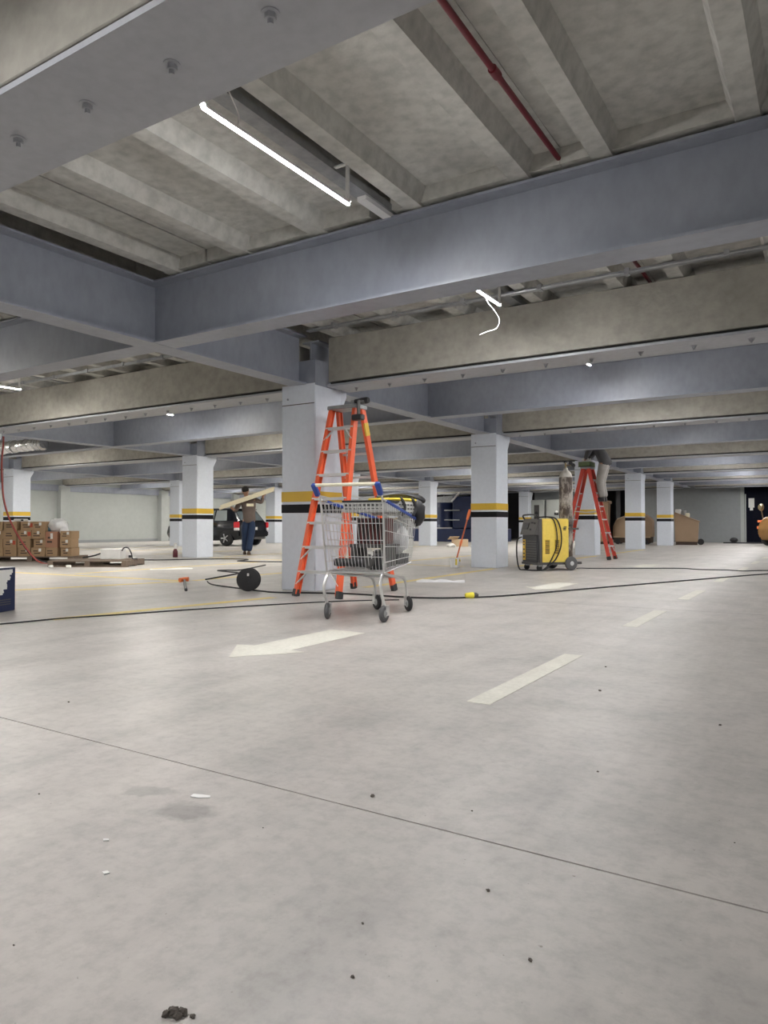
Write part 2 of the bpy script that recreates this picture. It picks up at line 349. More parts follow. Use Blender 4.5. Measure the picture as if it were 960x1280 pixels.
spans = []
for i in range(len(BY) - 1):
    spans += [(BY[i], SY[i]), (SY[i], BY[i + 1])]
spans = [(YMIN, BY[0])] + spans
for u, (x0, x1, ribs) in enumerate(UNITS):
    for (a, b) in spans:
        end = 1 if any(abs(b - q) < 0.01 for q in SY) else (-1 if any(abs(a - q) < 0.01 for q in SY) else 0)
        me = tee(x0, x1, ribs, b - a - 0.005, end); me.materials.append(slabcon)
        for k in (7.5, 0, -7.5, -15, -22.5):
            if k == -22.5 and x1 + k < XMIN: continue
            link('slab_panel', me, slabcon, ceil, loc=(k, a + 0.0025, 0))

# ------------------------------------------------------------------ columns
def make_column(x, y, label, group, bands=True):
    t = thing('column', label, 'column', (x - CW / 2, y, 0), 0, group)
    h = CW / 2
    sh = MB().box(-h, h, 0, CD, -0.005, 2.39).build('shaft', colpaint, t, bevel=0.012)
    MB().prism([(CD - 0.01, 2.15), (CD + 0.09, 2.32), (CD + 0.09, 2.39), (CD - 0.01, 2.39)], 'x', -h, h).build('corbel', colpaint, t)
    MB().prism([(CD - 0.01, 2.15), (CD + 0.09, 2.32), (CD + 0.09, 2.39), (CD - 0.01, 2.39)], 'x', h - 0.012, h + 0.002).build('corbel_plate', colpaint, t)
    MB().box(-h + 0.012, h - 0.004, -0.006, 0.002, 2.175, 2.40).build('capital_plate', colpaint, t)
    MB().box(-h + 0.012, h - 0.012, -0.0065, 0.001, 2.166, 2.175).build('plate_seam', greypl, t)
    MB().box(-0.03, h, 0.0, 0.235, 2.38, 2.67).build('head_stub', steel, t)
    bx = MB().cyl((-h + 0.1, -0.012, 2.24), (-h + 0.1, 0, 2.24), 0.014, n=8).build('bolt', steel, t)
    if bands:
        e = 0.003
        MB().box(-h - e, h + e, -e, CD + e, 1.03, 1.155).build('yellow_band', yellowp, t, bevel=0.006)
        MB().box(-h - e, h + e, -e, CD + e, 0.90, 1.005).build('black_band', blackp, t, bevel=0.006)
    return t
named = {(-5.0, 6.5): 'grey banded column right behind the orange stepladder', (-5.0, 11.75): 'grey banded column with a broom leaning on it, behind the welding machine',
         (-5.0, 17.95): 'grey banded column right behind the red stepladder', (-5.0, 23.2): 'grey banded column between red stepladder and brown bin with rubbish',
         (-5.0, 28.1): 'grey banded column right beside the brown bin heaped with rubbish', (-12.5, 11.75): 'wide grey banded column left of the black car, behind the cable reel',
         (-20.0, 11.75): 'grey banded column behind the stacked cardboard boxes', (-20.0, 17.95): 'grey banded column half hidden behind a nearer banded column near the white wall',
         (-20.0, 23.2): 'grey banded column behind the black car, near the timber carrier', (-12.5, 23.2): 'distant grey banded column seen past the shopping cart, left of blue machine'}
for x in XR[1:-1]:
    for y in YC[1:]:
        if y > 33 and x > -6: continue
        lab = named.get((x, y))
        make_column(x, y, lab or 'grey concrete column with yellow and black bands among the far bays', None if lab else 'other columns of the car park')

# ------------------------------------------------------------------ beams
IB, IT = 2.395, 2.962
def isec(c, e=0.0): # I profile in (u, z); e trims the depth where one beam runs into another
    IB, IT = 2.395 + e, 2.962 - e
    f, w, t = 0.125, 0.011, 0.018
    return [(c - f, IB), (c + f, IB), (c + f, IB + t), (c + w, IB + t), (c + w, IT - t), (c + f, IT - t), (c + f, IT), (c - f, IT), (c - f, IT - t), (c - w, IT - t), (c - w, IB + t), (c - f, IB + t)]
bolt_me = MB().cyl((0, 0, -0.004), (0, 0, 0.002), 0.03, n=14).cyl((0, 0, -0.022), (0, 0, -0.004), 0.019, n=6).cyl((0, 0, -0.038), (0, 0, -0.02), 0.010, n=8).mesh('bolt'); bolt_me.materials.append(platep)
con_me = {}; plate_me = {}
bay_x = [(XR[i + 1], XR[i] - CW) for i in range(len(XR) - 1)]      # clear bays between column faces
sp_lab = {}
for bi, (x0, x1) in enumerate(bay_x):
    x0 = max(x0, XMIN)
    x1 = min(x1, XMAX)
    for yi, yb in enumerate(BY):
        if yi == 0: continue
        near = (bi, yi)
        lab = {(1, 1): 'beige concrete beam overhead with bolted underside plate, before the lit ceiling tube',
               (1, 2): 'beige concrete beam right of the nearest banded column, bolts under its plate',
               (2, 2): 'beige concrete beam left of the nearest banded column, above the cardboard boxes',
               (1, 3): 'beige concrete beam resting on the column with the leaning broom'}.get(near)
        t = thing('concrete_beam', lab or 'beige concrete beam with grey bottom plate spanning the far bays', 'beam', (x0, yb, 0), 0, None if lab else 'far concrete beams')
        L = x1 - x0
        if (L not in con_me):
            con_me[L] = MB().prism([(-0.205, 2.443), (0.205, 2.443), (0.205, 2.965), (-0.205, 2.965)], 'x', 0.012, L).mesh('concrete_body', bevel=0.006); con_me[L].materials.append(beamcon)
            plate_me[L] = (MB().box(0.004, L, -0.222, 0.222, 2.388, 2.412).mesh('bottom_plate'), MB().box(0.02, L - 0.02, -0.17, 0.17, 2.411, 2.45).mesh('gap_shade_strip'))  # dark strip painted as the shade in the gap above the plate
            plate_me[L][0].materials.append(platep); plate_me[L][1].materials.append(dark)
        link('concrete_body', con_me[L], beamcon, t); link('bottom_plate', plate_me[L][0], steel, t); link('gap_shade_strip', plate_me[L][1], dark, t)
        if near in ((1, 1), (1, 2), (2, 2), (1, 3)):
            n = int(L / 0.463); ph = (-1.49 - x0) % 0.463
            for k in range(n + 1):
                xx = ph + 0.463 * k
                if 0.1 < xx < L - 0.05 and (x0 + xx < 3): link('bolt', bolt_me, steel, t, loc=(xx, random.uniform(-0.012, 0.012), 2.388), rot=(0, 0, random.uniform(0, 1.5)))
girder_x = [x - CW / 2 for x in XR]
for i in range(len(girder_x) - 1):
    x0, x1 = girder_x[i + 1] + 0.012, girder_x[i] - 0.012
    if x0 < XMIN: x0 = XMIN
    if x1 > XMAX: x1 = XMAX
    for j, ys in enumerate(SY):
        lab = {(1, 1): 'grey painted steel beam crossing the ceiling behind the nearest lit tube',
               (2, 1): 'grey painted steel beam left of the girder joint, above the cardboard boxes',
               (1, 2): 'grey painted steel beam between the nearest two banded columns'}.get((i, j))
        o = MB().prism(isec(ys, 0.002), 'x', x0, x1).build('steel_beam', steel)
        tag(o, lab or 'grey painted steel beam spanning crosswise in the far bays', 'beam', None if lab else 'far steel cross beams')
for i, gx in enumerate(girder_x[1:-1]):
    for j in range(len(YC) - 1):
        a, b = YC[j] + 0.235, YC[j + 1]
        lab = {(1, 1): 'grey painted steel girder running up to the nearest banded column',
               (1, 2): 'grey painted steel girder between the orange stepladder column and broom column'}.get((i, j))
        o = MB().prism(isec(gx), 'y', a, b).build('steel_beam', steel)
        tag(o, lab or 'grey painted steel girder running lengthwise along the column rows', 'beam', None if lab else 'lengthwise steel girders')

# ------------------------------------------------------------------ tube lights
def arc_prism(a0, a1, r, n):
    return MB().prism([(r * math.sin(R(a0 + (a1 - a0) * k / n)), -r * math.cos(R(a0 + (a1 - a0) * k / n))) for k in range(n + 1)], 'y', -0.60, 0.60)
tb_ = arc_prism(-50, 50, 0.016, 8)
for e_ in (-1, 1): tb_.ball((0, e_ * 0.60, -0.005), (0.011, 0.012, 0.010), 8)      # glowing end domes, added to brighten the beam faces ahead
tube_mesh = tb_.mesh('tube'); tube_mesh.materials.append(tube_m); tube_mesh_w = tb_.mesh('tube'); tube_mesh_w.materials.append(tube_w); sink_mesh = arc_prism(50, 310, 0.0162, 14).mesh('heat_sink')
def make_light(x, y, label, group, cord=False):
    t = thing('tube_light', label, 'light', (x, y, 2.75), 0, group)
    link('tube', tube_mesh if x > -6 else tube_mesh_w, None, t); link('heat_sink', sink_mesh, lampwhite, t)
    for s in (-1, 1):
        MB().box(-0.014, 0.014, s * 0.606 - 0.006, s * 0.606 + 0.006, 0.006, 0.022).build('end_cap', lampwhite, t)
        MB().box(-0.007, 0.007, s * 0.59 - 0.012, s * 0.59 + 0.012, 0.02, 0.24).box(-0.095, 0.007, s * 0.59 - 0.012, s * 0.59 + 0.012, 0.236, 0.246).build('bracket', lampwhite, t)
    if cord:
        MB().tube(spline([(0.0, 0.28, 0.0), (0.02, 0.30, -0.07), (0.06, 0.36, -0.14), (0.085, 0.39, -0.21), (0.06, 0.38, -0.28), (0.0, 0.33, -0.31), (-0.05, 0.27, -0.345)]), 0.0042).build('cord', lampwhite, t, smooth=True)
    else:
        MB().tube(spline([(-0.02, -0.35, 0.03), (-0.06, -0.30, 0.12), (-0.09, -0.31, 0.2), (-0.08, -0.36, 0.235)]), 0.004, n=5).build('cord', lampwhite, t)
    return t
first = True
for xr in (5.0, -2.5, -10.0, -17.5, -25.0):
    for i in range(len(BY) - 1):
        for y in (BY[i] + 1.27, SY[i] + 0.945):
            lab, g, c = 'lit white tube light hung between the beams of a farther bay', 'tube lights of the other bays', False
            if xr == -2.5 and abs(y - 3.0) < 0.1: lab, g = 'long lit white tube light on brackets under the nearest ceiling slab', None
            if xr == -2.5 and abs(y - 5.37) < 0.15: lab, g, c = 'lit white tube light with a loose white cord dangling below it', None, True
            make_light(xr, y, lab, g, c)

# ------------------------------------------------------------------ services under the slab
def tray(x, y0, y1, label):
    t = thing('cable_tray', label, 'tray', (x, y0, 2.985), 0, 'cable trays in the slab slots')
    L = y1 - y0
    MB().box(-0.05, 0.05, 0, L, 0, 0.004).build('base', galv, t)
    for s in (-1, 1): MB().box(s * 0.05 - 0.002, s * 0.05 + 0.002, 0, L, 0, 0.05).build('side_rail', galv, t)
    MB().tube([(0.015, 0, 0.018), (0.015, L, 0.018)], 0.012).build('conductor', blackpl, t)
    MB().box(-0.035, 0.035, L * 0.45, L * 0.60, -0.03, 0.002).build('junction_box', lampwhite, t)
for i in range(1, len(BY) - 1):
    for xr in (-2.66, -10.16):
        tray(xr, BY[i] - 0.1, BY[i + 1] - 0.1, 'galvanised cable tray in the ceiling slot above the tube lights')
cd_ = thing('conduit', 'galvanised conduit rail clipped beside the concrete beam', 'conduit', (-4.95, 6.31, 2.93), 0)
MB().box(0, 7.0, -0.02, 0.02, 0, 0.035).build('rail', galv, cd_)
MB().tube([(0, -0.035, 0.01), (7.0, -0.035, 0.01)], 0.011).build('pipe', galv, cd_)
for k in range(9): MB().box(0.35 + k * 0.78, 0.39 + k * 0.78, -0.05, 0.025, -0.008, 0.045).build('clip', galv, cd_)
cd2 = thing('conduit', 'grey conduit rail above the concrete beam over the cardboard boxes', 'conduit', (-12.4, 6.31, 2.93), 0)
MB().box(0, 6.9, -0.02, 0.02, 0, 0.035).build('rail', galv, cd2)
for k in range(9): MB().box(0.35 + k * 0.78, 0.39 + k * 0.78, -0.03, 0.025, -0.008, 0.045).build('clip', galv, cd2)
rp = thing('sprinkler_pipe', 'thin dark red pipe running under the ceiling slab', 'pipe', (-1.40, -4.0, 3.03), 0)
MB().cyl((0, 0, 0), (0, 38, 0), 0.016, n=10).build('pipe', redpipe, rp, smooth=True)
for y in (7.25, 9.9, 13.0, 18.5): MB().cyl((0, y, 0), (0, y + 0.07, 0), 0.024, n=10).build('coupling', redpipe, rp, smooth=True)
du = thing('flexible_duct', 'crumpled silver foil duct hanging under the ceiling at the left', 'duct', (-14.7, 9.32, 2.56), 0)
prof = []
for k in range(70):
    prof.append((0.13 + 0.022 * math.sin(k * 1.57) + random.uniform(-0.02, 0.02), -k * 0.05))
MB().lathe([(0.09, 0.0)] + prof, n=18, axis='x').build('foil_sleeve', foil, du, smooth=True, ang=80)
for k in range(4): MB().tube([(-0.2 - 0.9 * k, 0.15 * math.cos(a), 0.15 * math.sin(a)) for a in [j * math.pi / 8 for j in range(16)]], 0.008, n=5, closed=True).bar((-0.2 - 0.9 * k, 0, 0.14), (-0.2 - 0.9 * k, 0, 0.47), 0.01, 0.01).build('hanger', galv, du)


# ================================================================== objects
# ------------------------------------------------------------------ stepladders
def stepladder(name, label, loc, rz, fm, w0, w1, half, H, steps, rear, foot_m, sticker=True):
    """Steps face local -Y. w0/w1: half widths at floor/top, half: half spread at floor, H: height."""
    t = thing(name, label, 'ladder', loc, rz)
    def rail(s, f, z):   # s side, f front(-1)/rear(+1)
        k = z / H; return Vector((s * (w0 + (w1 - w0) * k), f * (half + (0.055 - half) * k), z))
    for s in (-1, 1):
        for f in (-1, 1):
            p0, p1 = rail(s, f, 0.03), rail(s, f, H - 0.03); d = (p1 - p0).normalized()
            m = MB().bar(p0, p1, 0.022, 0.075, up=(0, 1, 0))
            # channel flanges
            for o in (-1, 1):
                off = Vector((-s * 0.016, o * 0.034, 0)); m.bar(p0 + off, p1 + off, 0.024, 0.012, up=(0, 1, 0))
            r = m.build('rail', fm, t)
            q0, q1 = rail(s, f, 0.0), rail(s, f, 0.075)
            MB().bar(q0, q1, 0.036, 0.088, up=(0, 1, 0)).build('foot', foot_m, r)
            if sticker and s == 1 and f == 1:
                a, b = rail(s, f, H - 0.33), rail(s, f, H - 0.19); MB().bar(a + Vector((0.003, 0, 0)), b + Vector((0.003, 0, 0)), 0.024, 0.077, up=(0, 1, 0)).build('warning_sticker', yellowp, r)
    for i in range(1, steps + 1):
        z = H * i / (steps + 1); a, b = rail(-1, -1, z), rail(1, -1, z)
        st = MB().box(a.x - 0.004, b.x + 0.004, a.y - 0.04, a.y + 0.045, z - 0.014, z + 0.014).build('step', alu, t)
        if i in (1, 2, steps):
            for s in (-1, 1):
                p = rail(s, -1, z - 0.13); MB().bar((p.x, p.y - 0.03, p.z), (p.x - s * 0.11, a.y - 0.03, z - 0.012), 0.012, 0.022, up=(0, 1, 0)).build('step_brace', alu, st)
    for i in rear:
        z = H * i / (steps + 1); a, b = rail(-1, 1, z), rail(1, 1, z)
        MB().box(a.x - 0.004, b.x + 0.004, a.y - 0.02, a.y + 0.02, z - 0.012, z + 0.012).build('rear_rung', alu, t)
    for s in (-1, 1):
        z = H * 0.52; a, b = rail(s, -1, z), rail(s, 1, z)
        MB().bar(a + Vector((-s * 0.02, 0, 0)), (a + b) / 2 + Vector((-s * 0.02, 0, -0.03)), 0.006, 0.022).bar((a + b) / 2 + Vector((-s * 0.02, 0, -0.03)), b + Vector((-s * 0.02, 0, 0)), 0.006, 0.022).build('spreader', alu, t)
    MB().box(-w1 - 0.03, w1 + 0.03, -0.115, 0.115, H - 0.045, H).build('top_cap', alu if not rear else galv, t, bevel=0.008)
    return t
lad = stepladder('stepladder', 'orange fibreglass stepladder standing behind the shopping cart', (-4.56, 6.51, 0), 0.0, orange, 0.285, 0.165, 0.55, 2.09, 7, (2, 3, 4, 5, 6), blackpl)
lad2 = stepladder('stepladder', 'red fibreglass stepladder with a worker standing on it', (-4.62, 16.05, 0), R(90), redf, 0.27, 0.15, 0.54, 2.07, 6, (1, 2, 3, 4, 5), rubber)

# cordless drill parked on the ladder cap
dl = thing('cordless_drill', 'dark cordless drill hanging at the top of the orange stepladder', 'drill', (-4.36, 6.50, 2.092), 0); dl.scale = (0.92, 1.0, 1.05)
MB().lathe([(0.012, -0.10), (0.024, -0.09), (0.030, -0.02), (0.034, 0.0), (0.036, 0.07), (0.030, 0.10)], (0, 0, 0.036), 14, 'x').build('motor_housing', blackpl, dl, smooth=True)
MB().lathe([(0.010, -0.15), (0.020, -0.145), (0.022, -0.10)], (0, 0, 0.036), 12, 'x').build('chuck', galv, dl, smooth=True)
MB().bar((0.045, -0.12, 0.02), (0.05, -0.125, -0.13), 0.036, 0.042).bar((0.045, 0, 0.02), (0.045, -0.12, 0.01), 0.036, 0.036).build('handle', greypl, dl, bevel=0.008)
MB().box(-0.03, 0.11, -0.165, -0.08, -0.185, -0.125).build('battery', blackpl, dl, bevel=0.01)

# ------------------------------------------------------------------ shopping cart
ct = thing('shopping_cart', 'wire shopping cart with blue trim, loaded with tools', 'cart', (-3.265, 5.05, 0), R(9))
yr, yf = -0.40, 0.47
def rim(k, s):     # top rim: k 0 rear .. 1 front
    return Vector((s * (0.272 + (0.185 - 0.272) * k), yr - 0.04 + (yf + 0.06 - yr + 0.04) * k, 0.965 + (0.815 - 0.965) * k))
def bot(k, s):
    return Vector((s * (0.25 + (0.165 - 0.25) * k), yr + 0.03 + (yf - 0.02 - yr - 0.03) * k, 0.385 + 0.045 * k))
mb = MB(); wr = 0.0026
NS = 17
for s in (-1, 1):
    for i in range(NS + 1):
        k = i / NS; mb.tube([rim(k, s), bot(k, s)], wr, n=4)
    for h in (0.2, 0.42, 0.64, 0.86): mb.tube([rim(0, s).lerp(bot(0, s), h), rim(1, s).lerp(bot(1, s), h)], wr * 1.25, n=4)
for i in range(13):
    u = i / 12
    mb.tube([rim(1, -1).lerp(rim(1, 1), u), bot(1, -1).lerp(bot(1, 1), u)], wr, n=4)
    mb.tube([bot(0, -1).lerp(bot(0, 1), u), bot(1, -1).lerp(bot(1, 1), u)], wr, n=4)
for h in (0.2, 0.42, 0.64, 0.86): mb.tube([rim(1, -1).lerp(bot(1, -1), h), rim(1, 1).lerp(bot(1, 1), h)], wr * 1.25, n=4)
for i in range(18):
    k = i / 17; mb.tube([bot(k, -1), bot(k, 1)], wr, n=4)
bk = mb.build('basket_wires', zinc, ct); bk['kind'] = 'stuff'
# hinged rear flap
mb = MB(); ft = [Vector((s * 0.265, yr - 0.035, 0.935)) for s in (-1, 1)]; fb = [Vector((s * 0.235, yr + 0.12, 0.40)) for s in (-1, 1)]
for i in range(17): mb.tube([ft[0].lerp(ft[1], i / 16), fb[0].lerp(fb[1], i / 16)], wr, n=4)
for h in (0.0, 0.1, 0.3, 0.55, 0.8, 1.0): mb.tube([ft[0].lerp(fb[0], h), ft[1].lerp(fb[1], h)], wr * 1.3, n=4)
fp = mb.build('rear_flap_wires', zinc, ct); fp['kind'] = 'stuff'
fr = MB().tube([rim(0, -1), rim(1, -1), rim(1, 1), rim(0, 1)], 0.0065, n=6).tube([bot(0, -1), bot(1, -1), bot(1, 1), bot(0, 1)], 0.006, n=6, closed=True).build('basket_rim', zinc, ct)
fr['kind'] = 'stuff'
for s in (-1, 1):
    a, b = rim(0.10, s), rim(0.98, s); MB().bar(a, b, 0.020, 0.024).build('blue_side_trim', blueplastic, ct, bevel=0.004)
    MB().tube(spline([(s * 0.272, yr - 0.13, 1.07), (s * 0.272, yr - 0.10, 1.03), (s * 0.270, yr - 0.04, 0.95), (s * 0.262, yr + 0.01, 0.60), (s * 0.25, yr + 0.03, 0.39)]), 0.0085, n=8).build('upright', zinc, ct, smooth=True)
    MB().bar((s * 0.274, yr - 0.155, 1.085), (s * 0.272, yr - 0.08, 0.995), 0.042, 0.038).build('blue_handle_clip', blueplastic, ct, bevel=0.008)
MB().cyl((-0.272, yr - 0.145, 1.075), (0.272, yr - 0.145, 1.075), 0.0135, n=12).build('handle_bar', cream, ct, smooth=True)
# chassis: two bent legs each side and the cross tubes
for s in (-1, 1):
    MB().tube(spline([(s * 0.235, yr + 0.05, 0.385), (s * 0.238, yr + 0.0, 0.34), (s * 0.25, yr - 0.02, 0.25), (s * 0.252, yr + 0.03, 0.15), (s * 0.252, yr + 0.045, 0.125)]), 0.0125, n=8).build('rear_leg', zinc, ct, smooth=True)
    MB().tube(spline([(s * 0.235, yr + 0.05, 0.385), (s * 0.21, yr + 0.3, 0.345), (s * 0.17, yf - 0.28, 0.315), (s * 0.155, yf - 0.16, 0.29), (s * 0.152, yf - 0.10, 0.22), (s * 0.152, yf - 0.085, 0.125)]), 0.0125, n=8).build('front_leg', zinc, ct, smooth=True)
MB().cyl((-0.235, yr + 0.05, 0.383), (0.235, yr + 0.05, 0.383), 0.011, n=8).build('cross_tube', zinc, ct, smooth=True)
MB().cyl((-0.168, yf - 0.27, 0.315), (0.168, yf - 0.27, 0.315), 0.010, n=8).build('cross_tube', zinc, ct, smooth=True)
def caster(x, y, tyre, turn):
    c = Vector((x, y, 0)); e = bpy.data.objects.new('caster', None)
    f = MB().box(-0.022, -0.018, -0.022, 0.030, 0.05, 0.125).box(0.018, 0.022, -0.022, 0.030, 0.05, 0.125).box(-0.022, 0.022, -0.022, 0.030, 0.115, 0.130).build('caster_fork', zinc, ct, loc=(x, y, 0), rot=(0, 0, turn))
    MB().lathe([(0.030, -0.016), (0.058, -0.016), (0.066, -0.009), (0.068, 0), (0.066, 0.009), (0.058, 0.016), (0.030, 0.016)], (0, -0.02, 0.068), 22, 'x').build('wheel', tyre, f, smooth=True)
    MB().lathe([(0.006, -0.024), (0.032, -0.017), (0.032, 0.017), (0.006, 0.024)], (0, -0.02, 0.068), 16, 'x').build('hub', galv, f, smooth=True)
caster(-0.252, yr + 0.06, greyrub, 0.25); caster(0.252, yr + 0.06, greyrub, -0.1); caster(-0.152, yf - 0.07, rubber, 0.9); caster(0.152, yf - 0.07, rubber, 0.8)
# load in the cart
def cp(x, y, z): # cart local -> world
    a = R(9); return (-3.265 + x * math.cos(a) - y * math.sin(a), 5.05 + x * math.sin(a) + y * math.cos(a), z)
tb = thing('tool_bag', 'pale patterned tool bag with yellow edge and black straps, atop the cart', 'bag', cp(0.06, 0.30, 0.845), R(2))
MB().box(-0.16, 0.13, -0.17, 0.19, 0.0, 0.14).build('body', baggrid, tb, bevel=0.02, seg=2)
MB().box(-0.163, 0.133, -0.173, 0.193, 0.125, 0.15).build('yellow_edge', cloth_y, tb, bevel=0.01)
for gz in range(3):
    for gy in range(6): MB().box(0.13, 0.133, -0.14 + gy * 0.052, -0.11 + gy * 0.052, 0.018 + gz * 0.034, 0.030 + gz * 0.034).build('print_mark', blackpl, tb)
    for gx in range(5): MB().box(-0.13 + gx * 0.052, -0.10 + gx * 0.052, -0.174, -0.169, 0.018 + gz * 0.034, 0.030 + gz * 0.034).build('print_mark', blackpl, tb)
for y in (-0.10, 0.10):
    MB().tube(spline([(0.12, y, 0.155), (0.145, y + 0.01, 0.12), (0.152, y + 0.03, 0.06), (0.145, y - 0.01, 0.0)]), 0.014, n=6).build('strap', blackpl, tb, smooth=True)
MB().tube(spline([(-0.1, -0.12, 0.16), (0.0, -0.02, 0.185), (0.06, 0.08, 0.185), (0.10, 0.18, 0.165)]), 0.018, n=6).build('carry_handle', blackpl, tb, smooth=True)
cr = thing('perforated_crate', 'grey perforated crate lying across the top of the cart', 'crate', cp(0.0, -0.06, 0.865), R(8))
MB().box(-0.20, 0.20, -0.12, 0.13, 0.0, 0.085).build('crate_shell', mat('grey_crate_plastic', (0.42, 0.42, 0.40), 0.6), cr, bevel=0.008)
MB().box(-0.205, 0.205, -0.125, 0.135, 0.085, 0.10).build('dark_rim', blackpl, cr)
for gz in range(2):
    for gx in range(9): MB().box(-0.18 + gx * 0.041, -0.155 + gx * 0.041, -0.123, -0.118, 0.018 + gz * 0.034, 0.034 + gz * 0.034).build('slot', blackpl, cr)
sk = thing('black_sack', 'crumpled black sack hanging over the front corner of the cart', 'bag', cp(0.19, 0.555, 0.76), 0)
rnd = random.Random(3)
MB().ball((0, 0, 0.115), (0.070, 0.065, 0.125), 14, 0.12, rnd).build('sack_body', blackpl, sk, smooth=True, ang=60)
MB().tube(spline([(-0.17, -0.20, 0.262), (-0.10, -0.08, 0.268), (-0.02, -0.02, 0.25), (0.05, 0.05, 0.215)]), [0.022] * 6 + [0.028] * 7 + [0.035] * 3 + [0.03, 0.025, 0.015], n=8).build('twisted_neck', blackpl, sk, smooth=True)
rb = thing('tool_case', 'dark red ribbed tool case standing in the shopping cart', 'case', cp(-0.02, 0.05, 0.60), R(6))
MB().box(-0.14, 0.14, -0.05, 0.11, 0, 0.22).build('case_shell', redbox, rb, bevel=0.012)
for k in range(6): MB().box(-0.125 + k * 0.045, -0.105 + k * 0.045, -0.056, -0.048, 0.01, 0.21).build('rib', blackpl, rb)
MB().box(-0.18, 0.18, -0.10, 0.14, -0.03, 0.0).build('tray', greypl, rb)
for x in (-0.17, 0.11): MB().box(x, x + 0.04, -0.09, 0.13, -0.195, -0.028).build('stand', greypl, rb)
gr = thing('angle_grinder', 'black angle grinder lying on the cart floor', 'grinder', cp(-0.09, -0.20, 0.405), R(30))
MB().lathe([(0.028, -0.16), (0.036, -0.12), (0.034, 0.02), (0.042, 0.06), (0.036, 0.13)], (0, 0, 0.05), 14, 'x').build('grip', blackpl, gr, smooth=True)
MB().cyl((0.15, 0, 0.015), (0.15, 0, 0.09), 0.035, n=14).build('gear_head', galv, gr, smooth=True)
MB().cyl((0.15, 0, 0.008), (0.15, 0, 0.014), 0.062, n=20).build('disc', greypl, gr)
td = thing('power_saw', 'black power tool with grey guard lying in the cart', 'power tool', cp(0.12, -0.20, 0.395), R(-20))
MB().box(-0.07, 0.07, -0.07, 0.07, 0.0, 0.13).build('motor', blackpl, td, bevel=0.02, seg=2)
MB().lathe([(0.02, -0.01), (0.058, -0.01), (0.058, 0.014), (0.02, 0.014)], (0.0, -0.085, 0.075), 20, 'y').build('blade_guard', greypl, td, smooth=True)
MB().tube(spline([(-0.05, 0.02, 0.11), (-0.06, 0.02, 0.14), (0.02, 0.02, 0.15), (0.06, 0.02, 0.11)]), 0.016, n=8).build('handle', blackpl, td, smooth=True)
MB().box(-0.02, 0.04, -0.075, -0.068, 0.12, 0.15).build('type_plate', paper, td)
tk = thing('tool_crate', 'low black crate with small tools on the cart floor', 'crate', cp(0.0, 0.31, 0.425), R(6))
MB().box(-0.15, 0.15, -0.11, 0.12, 0, 0.006).build('base', blackpl, tk)
for a in ((-0.15, -0.144, -0.11, 0.12), (0.144, 0.15, -0.11, 0.12), (-0.15, 0.15, -0.11, -0.104), (-0.15, 0.15, 0.114, 0.12)): MB().box(*a, 0, 0.085).build('side', blackpl, tk)
pb = thing('plastic_bag', 'white plastic bag stuffed in the front of the cart', 'bag', cp(0.07, 0.27, 0.515), 0)
rnd = random.Random(5)
MB().ball((0, 0.02, 0.12), (0.125, 0.12, 0.14), 16, 0.10, rnd).build('bag_body', bagwhite, pb, smooth=True, ang=60)
MB().tube(spline([(0.02, 0.02, 0.24), (0.03, 0.02, 0.28), (0.05, 0.05, 0.30)]), [0.03] * 5 + [0.02] * 5 + [0.035] * 3, n=8).build('knot', bagwhite, pb, smooth=True)

# ------------------------------------------------------------------ welding machine and gas cylinder
wm = thing('welding_machine', 'yellow and black welding machine on wheels', 'welder', (-4.09, 11.75, 0), R(-36.9))
MB().box(-0.235, 0.235, -0.25, 0.29, 0.13, 0.87).build('side_panels', weldyel, wm, bevel=0.015, seg=2)
MB().box(-0.24, 0.24, -0.30, -0.24, 0.13, 0.87).build('corner_frame', greypl, wm, bevel=0.01)
fp_ = MB().box(-0.225, 0.225, -0.335, -0.28, 0.14, 0.60).build('front_panel', blackpl, wm, bevel=0.008)
for k in range(8): MB().box(-0.08, 0.205, -0.347, -0.333, 0.19 + k * 0.042, 0.205 + k * 0.042).build('louvre', greypl, fp_)
ls = MB().box(-0.20, -0.125, -0.342, -0.334, 0.17, 0.52).build('label_strip', yellowp, fp_)
for z in (0.21, 0.27, 0.34, 0.42, 0.47): MB().box(-0.185, -0.14, -0.345, -0.341, z, z + 0.022).build('print_mark', blackpl, fp_)
cp_ = MB().prism([(-0.38, 0.60), (-0.25, 0.60), (-0.25, 0.87), (-0.30, 0.87)], 'x', -0.225, 0.225).build('control_panel', greypl, wm)
MB().bar((-0.1, -0.36, 0.69), (-0.1, -0.325, 0.80), 0.16, 0.01, up=(0, 1, 0)).build('display', blackpl, cp_)
for x, z in ((0.06, 0.68), (0.14, 0.78), (0.06, 0.79)): MB().cyl((x, -0.365 + (z - 0.66) * 0.3, z), (x, -0.33 + (z - 0.66) * 0.3, z + 0.01), 0.025, n=12).build('knob', blackpl, cp_, smooth=True)
MB().tube(spline([(-0.21, -0.30, 0.86), (-0.21, -0.33, 0.92), (-0.1, -0.33, 0.935), (0.1, -0.33, 0.935), (0.21, -0.33, 0.92), (0.21, -0.30, 0.86)]), 0.014, n=8).build('push_handle', blackpl, wm, smooth=True)
for y in (-0.14, 0.05):
    vg = MB().box(0.234, 0.237, y - 0.045, y + 0.045, 0.28, 0.52).build('vent_recess', yellowp, wm)
    for k in range(7): MB().box(0.235, 0.242, y - 0.04, y + 0.04, 0.29 + k * 0.033, 0.305 + k * 0.033).build('vent_slot', blackpl, vg)
lg = MB().prism([(0.16, 0.70), (0.23, 0.70), (0.23, 0.715), (0.18, 0.715)], 'x', 0.234, 0.239).build('logo_mark', blackpl, wm)
MB().prism([(0.17, 0.722), (0.24, 0.722), (0.24, 0.737), (0.19, 0.737)], 'x', 0.234, 0.239).build('logo_mark', blackpl, wm)
